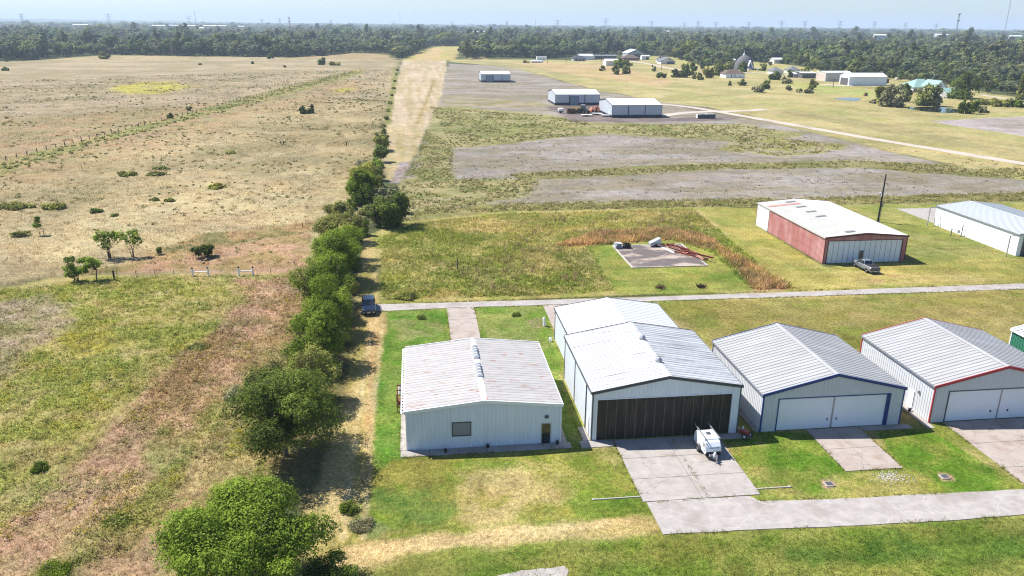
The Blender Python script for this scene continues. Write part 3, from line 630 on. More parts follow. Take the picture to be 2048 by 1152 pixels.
# --- shed with rust-streaked roof
shed = metal_building('metal_shed', 'low white metal shed with rust-flecked ribbed roof and two long ridge vents', 'shed', (-1.73, 68.7, 0), 15.3, 15.8, 4.25, 5.05,
    dict(wall=mat('blue_white_siding', (.66, .73, .78), .45, var=.05, scale=.9, c2=(.46, .50, .52), c2t=(.6, .85), c2s=.7, stretch=(2, 1, .3)), roof=M_ROOF_RUST, trim=M_WHITE, cap=mat('rust_cap', (.64, .60, .57), .5, c2=(.4, .16, .1), c2t=(.6, .66), c2s=1.5)), holes=((4.5, 6.25, 1.42, 2.8), (13.42, 14.22, 0, 2.2)), rib=.035, roof_pitch=.6)
wf = MB()
for a in ((4.42, 4.5, 1.42, 2.8), (6.25, 6.33, 1.42, 2.8), (4.42, 6.33, 2.8, 2.88), (4.42, 6.33, 1.32, 1.42)): wf.box(a[0], a[1], -.07, .04, a[2], a[3])
wfo = wf.build('window', M_DKTRIM, shed)
MB().box(4.5, 6.25, -.01, .02, 1.42, 2.8).build('pane', M_BLIND, wfo)
man_door(shed, 13.42, 14.22, 2.2, M_GLASSDK, M_STEEL, .02)
MB().bevbox(13.65, 14.05, -.22, -.04, 2.9, 3.15, .03).build('wall_lamp', M_DKTRIM, shed)
for y0, y1 in ((5.4, 8.2), (10.2, 13.0)):
    v = MB(); sec = [(-.28, .0), (-.28, .22), (-.14, .40), (.14, .40), (.28, .22), (.28, .0)]
    v.loft([[(7.65+x, y, 5.05+.05+z) for x, z in sec] for y in (y0, y1)])
    for q in np.linspace(y0, y1, 5): v.loft([[(7.65+x*1.12, y, 5.05+.05+z*1.06) for x, z in sec] for y in (q-.05, q+.05)], 1)
    v.build('ridge_vent', [M_STEEL, M_WHITE], shed)
gt = MB().box(-.52, -.40, -.1, 15.9, 4.05, 4.17)
for q in np.arange(.2, 15.8, .62): gt.box(-.40, -.16, q, q+.22, 4.12, 4.16)
gt.build('gutter', M_WHITE, shed)

# --- big white hangar with black folding doors
MSW = dict(wall=M_WHITEW, roof=M_ROOF_WHITE, roof2=M_ROOF_GALV, trim=M_DKTRIM, frame=M_WHITE, corner=mat('grey_corner', (.10, .11, .13), .5))
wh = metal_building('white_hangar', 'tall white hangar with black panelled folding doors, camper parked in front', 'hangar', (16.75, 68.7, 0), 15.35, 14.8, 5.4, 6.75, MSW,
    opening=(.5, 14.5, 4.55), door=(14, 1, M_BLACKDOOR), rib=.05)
br = MB()
for i in range(1, 14): br.box(.5+i-.025, .5+i+.025, .06, .098, .05, 4.5)
br.build('door_seam', mat('rusty_seam', (.16, .13, .11), .6, var=.3), wh)
for yy in (2.8, 8.6):
    MB().box(-.10, -.04, yy-.08, yy+.08, 0, 5.25).build('downspout', M_DKTRIM, wh)
MB().box(-.075, -.037, 1.2, 2.1, 0.05, 2.15).build('side_door', M_WHITE, wh)
for yy in (3.6, 9.7):
    MB().lathe([(.05, -.1), (.34, -.1), (.36, .15), (.24, .34), (.05, .42)], (7.68, yy, 6.9), n=14).build('ridge_vent', M_STEEL, wh)
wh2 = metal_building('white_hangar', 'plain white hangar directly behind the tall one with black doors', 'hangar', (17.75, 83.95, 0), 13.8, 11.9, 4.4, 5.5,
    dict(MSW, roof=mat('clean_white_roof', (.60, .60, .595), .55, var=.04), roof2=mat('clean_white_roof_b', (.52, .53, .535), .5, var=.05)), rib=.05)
MSB = dict(wall=M_WALL_LT, roof=M_ROOF_GREY, trim=M_BLUETRIM, frame=M_BLUETRIM, eave=M_STEEL)
blue = metal_building('grey_hangar', 'grey hangar with blue edge trim and two white sliding doors', 'hangar', (34.62, 68.6, 0), 15.4, 14.2, 4.3, 6.2, MSB,
    opening=(1.72, 13.85, 3.66), door=(2, 1, M_DOORWHITE), rib=.06, roof_pitch=.6)
MB().box(7.72, 7.86, .05, .099, 0, 3.6).build('door_post', M_STEEL, blue)
for b_, xs in ((blue, (7.3, 8.3)),):
    for x in xs: MB().bevbox(x-.05, x+.05, .04, .1, .9, 1.2, .01).build('door_handle', M_DKTRIM, b_)
MB().box(13.6, 13.85, -.02, .095, .02, 3.6).build('door_jamb', M_BLUETRIM, blue)
MSR = dict(MSB, trim=M_REDTRIM, frame=M_DKTRIM)
red = metal_building('grey_hangar', 'grey hangar with red edge trim, white side door and two white sliding doors', 'hangar', (53.5, 68.6, 0), 15.7, 14.1, 4.3, 6.2, MSR,
    opening=(1.75, 14.0, 3.56), door=(2, 1, M_DOORWHITE), rib=.06, roof_pitch=.6)
MB().box(7.8, 7.92, .05, .099, 0, 3.5).build('door_post', M_STEEL, red)
for x in (7.0, 9.0): MB().bevbox(x-.09, x+.09, .04, .1, .85, 1.1, .01).build('door_handle', M_DKTRIM, red)
MB().box(-.09, -.037, 3.0, 3.95, .08, 2.2).build('side_door', M_DOORWHITE, red)
MB().bevbox(-.25, -.05, 2.15, 2.35, 2.4, 2.75, .04).build('wall_lamp', M_STEEL, red)
MSG = dict(wall=mat('green_siding', (.03, .16, .10), .45), roof=M_ROOF_WHITE, trim=M_WHITE, frame=M_WHITE)
metal_building('green_hangar', 'green metal hangar with white corner trim at the right edge', 'hangar', (73.5, 68.6, 0), 15.4, 14.2, 4.3, 6.2, MSG)
# --- old red hangar
M_OLDRED = mat('faded_red_siding', (.40, .155, .14), .6, var=.10, scale=.8, c2=(.52, .30, .28), c2t=(.4, .7), c2s=.5, stretch=(1, 1, .4), c3=(.26, .09, .08), c3t=(.6, .8), c3s=.4)
M_ROOF_TAN = mat('grey_tan_roof', (.44, .43, .38), .5, var=.08, scale=.5)
orr = metal_building('red_hangar', 'faded red hangar with white panelled doors, pickup parked at its front', 'hangar', (71.25, 125.6, 0), 15.45, 28.6, 4.75, 5.4,
    dict(wall=M_OLDRED, roof=M_ROOF_TAN, roof2=mat('pale_roof', (.78, .78, .76), .5, var=.05), trim=mat('dark_red_trim', (.12, .03, .035), .5), eave=M_ROOF_TAN, cap=M_WHITE, corner=mat('dark_red_corner', (.16, .04, .045), .5)), opening=(.65, 14.6, 4.1), door=(14, 1, mat('white_blue_panel', (.70, .76, .80), .45, var=.04, scale=.8, c2=(.55, .58, .6), c2t=(.6, .85), c2s=.8)), rib=.03, roof_pitch=.5)
sm = MB()
for i in range(1, 14): sm.box(.65+i*.9964-.02, .65+i*.9964+.02, .075, .098, .05, 4.0)
sm.build('door_seam', M_DKTRIM, orr)
MB().box(6.75, 7.5, .05, .09, .05, 2.25).build('man_door', mat('bronze_door', (.10, .09, .085), .4), orr)
sl_ = (5.4-4.75)/7.725
for yy in (1.9, 13.5, 17.5, 21.8, 26.4):
    s_ = MB(); x0, x1 = (5.0, 7.0) if yy > 3 else (4.6, 6.3)
    s_.loft([[(x, y, 4.75+.05+sl_*x+.045+z) for y in (yy-.42, yy+.42) for z in ((0, .02) if y < yy else (.02, 0))] for x in (x0, x1)])
    s_.build('skylight', mat('dull_skylight', (.16, .15, .14), .35), orr)
s_ = MB(); s_.loft([[(x, 25.1, 4.75+.05+sl_*x+.040), (x, 25.1, 4.75+.06+sl_*x+.042), (x, 24.0, 4.75+.06+sl_*x+.042), (x, 24.0, 4.75+.05+sl_*x+.040)] for x in (.3, 7.2)])
s_.build('roof_patch', mat('red_primer', (.42, .20, .17), .6), orr)
MB().box(-.075, -.042, 22.9, 28.5, .02, 4.6).build('patched_siding', mat('pale_siding', (.70, .72, .70), .5), orr)
# --- white hangar at right
wr = metal_building('white_hangar', 'long white hangar with grey roof at the right edge beyond the lawn', 'hangar', (109.7, 126.9, 0), 14.5, 24.0, 4.1, 4.95,
    dict(wall=mat('bright_white_siding', (.84, .85, .85), .45, var=.03), roof=mat('pale_grey_roof', (.50, .52, .51), .45, .1, var=.05), trim=M_STEEL, eave=M_STEEL, corner=M_WHITE), opening=(.9, 13.6, 3.6), door=(4, 1, M_DKTRIM))
for yy, lb in ((-.3, 'grey steel door-track post at the near end of the right-hand white hangar'), (23.2, 'grey steel door-track post at the far end of the right-hand white hangar')):
    pp = empty('door_track_post', (107.6, 126.9+yy, 0), 0, lb, 'post', 'door-track posts of the right-hand white hangar')
    MB().bar((0, 0, 0), (0, 0, 3.9), .14).build('upright', M_STEEL, pp); MB().bar((-.07, 0, 3.97), (2.0, 0, 3.97), .13).build('track_beam', M_STEEL, pp)
pp = empty('pipe_rail', (109.0, 150.0, 0), 0, 'small bent pipe by the far corner of the right-hand white hangar', 'pipe')
MB().tube([(0, 0, 0), (0, 0, 1.6), (0, 0, 1.7), (-.6, 0, 1.75)], .06, 6).build('pipe', M_STEEL, pp)
pp = empty('gas_meter', (108.3, 141.8, 0), 0, 'small utility meter rack on two posts beside the right-hand white hangar', 'meter')
MB().bar((-1.1, 0, 0), (-1.1, 0, 1.5), .12).build('post', M_DKTRIM, pp); MB().bar((.9, -.4, 0), (.9, -.4, 2.3), .12).build('post', M_DKTRIM, pp)
MB().bar((-1.1, 0, 1.3), (.9, -.4, 1.3), .07).build('rail', M_STEEL, pp); MB().bevbox(.1, .55, -.35, -.1, .6, 1.2, .05).build('meter_box', M_STEEL, pp)

# --- three new buildings on the cleared lot
M_NEWW = mat('blue_grey_siding', (.47, .50, .53), .45, var=.04); M_NAVY = mat('navy_wainscot', (.018, .022, .035), .5); M_NEWROOF = mat('new_white_roof', (.86, .88, .88), .5, var=.02)
def new_building(label, X0, X1, Y0, Y1, eave, ridge, trims, door=None):
    r = metal_building('steel_building', label, 'building', (X0, Y1, 0), Y1-Y0, X1-X0, eave, ridge, dict(wall=M_NEWW, roof=M_NEWROOF, trim=M_NAVY, eave=M_NAVY, cap=M_NEWROOF), rz=-math.pi/2, roof_pitch=1.2, rib=.03, wall_pitch=.8, group='new blue-grey steel buildings on the bare lot')
    w, d = Y1-Y0, X1-X0
    wb = MB(); wb.box(w+.05, w+.09, 0, d, 0, 1.25); wb.box(0, w, -.09, -.05, 0, 1.0)
    wb.build('wainscot', M_NAVY, r)
    for t in trims: MB().box(w+.05, w+.11, t-.16, t+.16, 1.25, eave-.2).build('wall_trim', M_NAVY, r)
    if door:
        a, b, h = door
        f = MB().box(w+.10, w+.14, a-.25, a, 0, h+.25).box(w+.10, w+.14, b, b+.25, 0, h+.25).box(w+.10, w+.14, a, b, h, h+.25).build('door_frame', M_NAVY, r)
        MB().box(w+.10, w+.125, a, b, .05, h).build('roller_door', mat('slate_blue_door', (.20, .25, .31), .5), r)
new_building('nearest blue-grey steel building, machinery parked at its left end', 88.8, 112.0, 353, 379, 5.6, 7.3, (7.6, 15.4))
new_building('blue-grey steel building standing just left behind the nearest one, roller door in its long side', 72.9, 96.4, 411, 434, 5.5, 7.1, (7.4, 15.6), (7.9, 12.2, 4.2))
new_building('farthest blue-grey steel building, alone near the end of the bare lot', 48.4, 69.4, 579, 601, 5.7, 7.2, (8.6, 15.0), (3.6, 8.2, 4.4))

# ------------------------------------------------------------------ foliage
def rdirs(rng, n):
    v = rng.normal(size=(n, 3)); return v/np.linalg.norm(v, axis=1)[:, None]
def leaf_quads(rng, C, nrm, size):
    n = len(C); r = rdirs(rng, n); t1 = np.cross(nrm, r); t1 /= np.linalg.norm(t1, axis=1)[:, None]+1e-9; t2 = np.cross(nrm, t1)
    s = (size*rng.uniform(.6, 1.35, n))[:, None]; k = rng.uniform(.45, .75, n)[:, None]
    V = np.stack([C-t1*s, C-t2*s*k, C+t1*s, C+t2*s*k], 1).reshape(-1, 3)
    return V, np.arange(4*n).reshape(-1, 4)
def crown_arrays(rng, rx, ry, z0, z1, n, leaf, nl=14, per=9, spread=.42, flat=.0, fill=.5, tvar=.5):
    rz = (z1-z0)/2; cz = (z0+z1)/2
    d = rdirs(rng, nl); d[:, 2] = d[:, 2]*.9+.12
    rad_ = rng.uniform(.34, .88, nl)
    lc = d*rad_[:, None]; lr = rng.uniform(.16, .44, nl)*np.where(rad_ > .7, .75, 1.0)
    lt = rng.uniform(0, 1, nl)
    nc = max(1, n//per); li = rng.choice(nl, nc, p=lr**2/np.sum(lr**2))
    dd = rdirs(rng, nc); dd[:, 2] = np.where(rng.uniform(size=nc) < .55, np.abs(dd[:, 2]), dd[:, 2])
    rr = lr[li]*(fill+(1-fill)*rng.uniform(size=nc)**.45)
    rr = np.where(rng.uniform(size=nc) < .15, rr*rng.uniform(1.1, 1.5, nc), rr)
    c = lc[li]+dd*rr[:, None]
    if flat: c[:, 2] = np.where(c[:, 2] < 0, c[:, 2]*(1-flat), c[:, 2])
    cc = np.repeat(c, per, 0)*np.array([rx, ry, rz])+np.array([0, 0, cz])
    dd = np.repeat(dd, per, 0); off = rdirs(rng, len(cc))*(rng.uniform(size=len(cc))**.5*spread*np.repeat(rng.uniform(.6, 1.5, nc), per))[:, None]
    P = cc+off; g0 = max(z0*.5, 0)+.08; P[:, 2] = np.where(P[:, 2] < g0, 2*g0-P[:, 2], P[:, 2])
    nrm = dd*.75+off/max(spread, 1e-6)*.45+np.array([0, 0, .45])+rng.normal(size=P.shape)*.42; nrm /= np.linalg.norm(nrm, axis=1)[:, None]
    V, F = leaf_quads(rng, P, nrm, leaf)
    tint = np.clip(np.repeat(lt[li]*tvar+rng.uniform(0, .35, nc), per)+rng.uniform(-.15, .3, len(P)), 0, 1)
    lobes = lc*np.array([rx, ry, rz])*.85+np.array([0, 0, cz]); lobes[:, 2] = np.maximum(lobes[:, 2], .25*z1)
    return V, F, tint, lobes
def limbs(rng, lobes, h0, r0, twigs=0, stems=1):
    mb = MB(); nst = max(1, stems)
    for s in range(nst):
        bx, by = (0, 0) if nst == 1 else rng.uniform(-.5, .5, 2)
        fork = np.array([bx+rng.uniform(-.2, .2), by+rng.uniform(-.2, .2), h0])
        mb.tube([(bx, by, -.05), (bx*.8+fork[0]*.2, by, h0*.5), tuple(fork)], [r0, r0*.82, r0*.66], 7)
        for l in lobes[s::nst]:
            midp = fork*.5+l*.5+rng.normal(size=3)*.2; midp[2] = max(midp[2], h0*.7)
            mb.tube([tuple(fork), tuple(midp), tuple(l)], [r0*.5, r0*.33, r0*.14], 5)
            for _ in range(twigs):
                e = l+rng.normal(size=3)*np.array([1, 1, .8])*1.0
                mb.tube([tuple(midp*.3+l*.7), tuple((l+e)/2+rng.normal(size=3)*.12), tuple(e)], [r0*.13, r0*.09, r0*.03], 4, cap=False)
    return mb
M_BARK = mat('grey_bark', alb(150, 135, 118), .9, var=.25, scale=4)
M_BARKD = mat('dark_bark', alb(112, 96, 82), .9, var=.25, scale=4)
LM = {
 'lime': leaf_mat('lime_leaves', leafc(84, 120, 28), leafc(200, 226, 92), 0, 0, .4, 0),
 'dark': leaf_mat('dark_leaves', leafc(54, 74, 24), leafc(156, 178, 78), 0, 0, .35, 0),
 'green': leaf_mat('green_leaves', leafc(66, 92, 22), leafc(168, 194, 66), 0, 0, .4, 0),
 'olive': leaf_mat('olive_leaves', leafc(92, 104, 44), leafc(198, 204, 112), 0.01, .08, .3, .05),
 'grey': leaf_mat('grey_green_leaves', leafc(104, 108, 74), leafc(212, 210, 160), 0.01, .1, .25, .1),
 'yellow': leaf_mat('yellow_green_leaves', leafc(110, 118, 38), leafc(206, 206, 104), 0.01, .1, .35, .05),
 'wood': leaf_mat('woodland_leaves', leafd(78, 102, 60), leafd(200, 210, 132), .04, .42, .3, .3),
}
def tree(name, label, x, y, rx, ry, z0, z1, n, leaf, kind='green', seed=1, nl=14, per=9, spread=.42, h0=1.2, r0=.14, twigs=0, stems=1, group=None, cat='tree', bark=None, flat=0., fill=.42, tvar=.62, rz=0.):
    rng = np.random.RandomState(seed)
    root = empty(name, (x, y, 0), rz, label, cat, group)
    V, F, t, lobes = crown_arrays(rng, rx, ry, z0, z1, n, leaf, nl, per, spread, flat, fill, tvar)
    link('crown', np_mesh('crown', V, F, [LM[kind]], face_attr=t), root)
    limbs(rng, lobes, h0, r0, twigs, stems).build('trunk', bark or M_BARK, root, smooth=True)
    return root
HG = 'hedgerow trees along the fence'
tree('leafy_tree', 'bright lime-green tree at the bottom edge, front end of the hedgerow', -13.5, 49.8, 7.0, 5.6, .2, 8.1, 84000, .09, 'lime', 17, 24, 14, .40, 1.6, .2, 4, tvar=.35)
tree('leafy_shrub', 'dark green shrub at the right foot of the lime-green tree', -7.3, 49.6, 2.3, 1.9, .1, 2.2, 6500, .10, 'dark', 12, 12, 10, .3, .4, .06, 2)
tree('leafy_tree', 'large dark green tree with bare grey twigs showing, behind the lime-green tree', -13.4, 69.0, 5.9, 6.8, .5, 9.4, 60000, .10, 'dark', 13, 34, 12, .42, 1.8, .24, 9, tvar=.55)
tree('leafy_tree', 'small green tree tucked behind the large dark tree in the hedgerow', -11.8, 80.5, 3.6, 4.6, -1.6, 7.2, 17000, .11, 'olive', 14, 16, 12, .4, 1.5, .16, 5)
tree('leafy_tree', 'rounded green hedgerow tree level with the shed\'s rear driveway', -12.6, 90.0, 4.2, 5.2, -1.6, 7.8, 22000, .11, 'green', 15, 20, 12, .4, 1.5, .18, 5)
tree('leafy_tree', 'green hedgerow tree just in front of the parked blue car', -12.9, 99.5, 4.3, 5.4, -1.6, 7.6, 22000, .115, 'green', 16, 20, 12, .42, 1.5, .18, 5)
tree('leafy_tree', 'dense green hedgerow tree beside the roof of the parked blue car', -13.4, 110.5, 4.6, 6.4, -1.6, 8.2, 24000, .12, 'green', 17, 22, 12, .45, 1.5, .2, 5)
tree('leafy_tree', 'tall green hedgerow tree to the right of the white gate posts', -13.6, 122.5, 5.1, 6.6, -1.6, 8.8, 24000, .13, 'green', 18, 22, 12, .48, 1.5, .2, 5)
tree('leafy_tree', 'green hedgerow tree just beyond the gate line, paler top', -14.0, 134.5, 4.8, 6.4, -1.6, 7.8, 18000, .14, 'green', 19, 18, 12, .5, 1.5, .18, 5)
tree('leafy_tree', 'low olive tree in the hedgerow beside the gap in the trees', -14.8, 147, 4.4, 6.0, .2, 5.8, 11000, .18, 'olive', 20, 16, 10, .5, 1.0, .14, 3)
tree('leafy_tree', 'thin half-bare tree of the hedgerow across the gap from the dark round tree', -15.6, 159, 3.6, 4.0, .3, 5.6, 7000, .18, 'olive', 21, 14, 9, .5, 1.2, .14, 5)
tree('leafy_tree', 'dark round tree standing right of the gap in the hedgerow', -5.6, 160, 4.3, 4.2, -2.6, 8.0, 18000, .19, 'dark', 22, 20, 10, .55, 1.4, .2, 3)
tree('leafy_tree', 'grey-green thicket tree behind the dark round tree', -6.6, 172, 2.8, 2.6, .2, 6.4, 6000, .2, 'grey', 23, 12, 9, .5, 1.2, .14, 4)
tree('leafy_tree', 'green tree of the hedgerow beside the muddy track', -12.8, 182, 4.1, 6.4, -2.4, 7.4, 15000, .21, 'green', 24, 16, 9, .55, 1.4, .18, 2)
tree('leafy_tree', 'yellow-green tree at the far end of the main hedgerow clump', -13.4, 196, 4.1, 6.8, -2.4, 7.8, 14000, .22, 'yellow', 25, 16, 9, .55, 1.4, .18, 2)
tree('leafy_tree', 'small olive bush ending the main hedgerow clump', -12.0, 211, 3.0, 3.4, .1, 4.6, 5000, .23, 'olive', 26, 12, 8, .5, .8, .12, 2)
tree('leafy_tree', 'small dark tree alone on the fence line, first past the hedgerow clump', -10.6, 240, 2.4, 2.8, .2, 4.8, 4200, .25, 'dark', 27, 10, 8, .5, 1.0, .12, 2)
tree('leafy_tree', 'olive tree on the fence line where the mown strip begins', -11.2, 262, 2.8, 4.2, .2, 6.2, 5000, .27, 'olive', 28, 12, 8, .55, 1.0, .14, 2)
tree('leafy_tree', 'low bush on the fence line beside the mown strip', -11.0, 283, 1.6, 3.0, -.8, 2.6, 2400, .28, 'olive', 29, 10, 8, .5, .8, .1, 1)
for i, (yy, r, h) in enumerate([(306, 1.2, 1.8), (325, .9, 1.2), (352, 1.0, 1.5), (384, .9, 1.2), (421, 1.1, 1.4), (470, 1.0, 1.3), (520, 1.2, 1.4), (585, 1.3, 1.6), (660, 1.4, 1.8), (720, 1.6, 2.2)]):
    tree('fence_bush', 'one of the small scattered bushes along the fence beside the mown strip', -12.2-.004*(yy-300), yy, r, r*2.6, -.4*h, h, 700, .34, 'olive', 40+i, 8, 6, .4, .5, .08, 0, group='small bushes along the far fence line', cat='bush')
rngh = np.random.RandomState(31)
for i, yy in enumerate([75, 79, 84.5, 87, 94.5, 97, 103, 105.5, 115, 117.5, 128, 131, 140, 152, 165, 170, 177, 186, 193, 202, 209, 216, 223, 231]):
    r = rngh.uniform(1.5, 2.5); xx = -12.8+(1 if i % 2 else -1)*rngh.uniform(1.2, 3.2)
    tree('hedge_shrub', 'one of the low shrubs filling the foot of the hedgerow between its trees', xx, yy, r, r*1.3, -1.2, rngh.uniform(2.0, 4.2), 3600, .11 if yy < 130 else .16, ['olive', 'green', 'grey', 'lime', 'yellow'][i % 5], 400+i, 10, 8, .4, .4, .07, 4, 2, group='low shrubs at the foot of the hedgerow', cat='shrub', tvar=.6)
# loose trees and bushes of the pasture
tree('field_tree', 'thin multi-stemmed pasture tree, left of the tall pair', -54.0, 140.5, 3.6, 2.8, 1.2, 6.0, 2000, .16, 'lime', 51, 12, 8, .34, 1.6, .10, 3, 4, bark=M_BARKD, fill=.7)
tree('field_tree', 'thin multi-stemmed pasture tree, right of the tall pair', -50.6, 141.4, 2.3, 2.0, .8, 5.0, 1100, .15, 'lime', 52, 9, 8, .32, 1.2, .08, 3, 3, bark=M_BARKD, fill=.7)
tree('field_tree', 'low spreading bright green tree left of the dark fence post', -55.2, 127.6, 2.7, 2.2, .5, 3.8, 2600, .15, 'lime', 53, 10, 8, .3, 1.0, .09, 3, 4, bark=M_BARKD, fill=.7)
tree('field_tree', 'bright green flat-topped tree with a dark trunk beside the dark fence post', -51.9, 127.6, 2.3, 1.9, 1.6, 4.0, 2000, .15, 'lime', 54, 8, 8, .3, 1.8, .10, 2, 1, bark=M_BARKD, fill=.7)
tree('bush', 'dark rounded bush alone in the pasture behind the white gate posts', -38.1, 139.6, 2.0, 1.8, .05, 2.5, 5200, .13, 'dark', 55, 12, 8, .28, .4, .06, 0, 3, cat='bush', tvar=.3)
tree('bush', 'small dark shrub in the ditch between the pasture trees and the round bush', -46.4, 142.3, .9, .7, .05, 1.3, 900, .12, 'dark', 56, 6, 6, .22, .3, .04, 0, 2, cat='bush')
b_ = G(83, 470)
tree('field_tree', 'small bright sapling rising from a low shrub far left of the pasture pair', b_[0], b_[1], 1.5, 1.3, 1.4, 3.6, 1000, .16, 'lime', 57, 7, 7, .3, 1.1, .06, 1, 2, bark=M_BARKD)
tree('bush', 'low dark spreading shrub at the foot of the small sapling', b_[0]-3.6, b_[1]-.5, 2.2, 1.3, .05, 1.2, 1500, .15, 'olive', 58, 9, 6, .25, .3, .04, 0, 3, cat='bush')
b_ = G(704, 402)
tree('field_tree', 'slender sapling at the pasture edge left of the hedgerow', b_[0], b_[1], 1.4, 1.2, 1.6, 4.4, 800, .18, 'green', 59, 7, 7, .3, 1.6, .06, 2, 2, bark=M_BARKD)
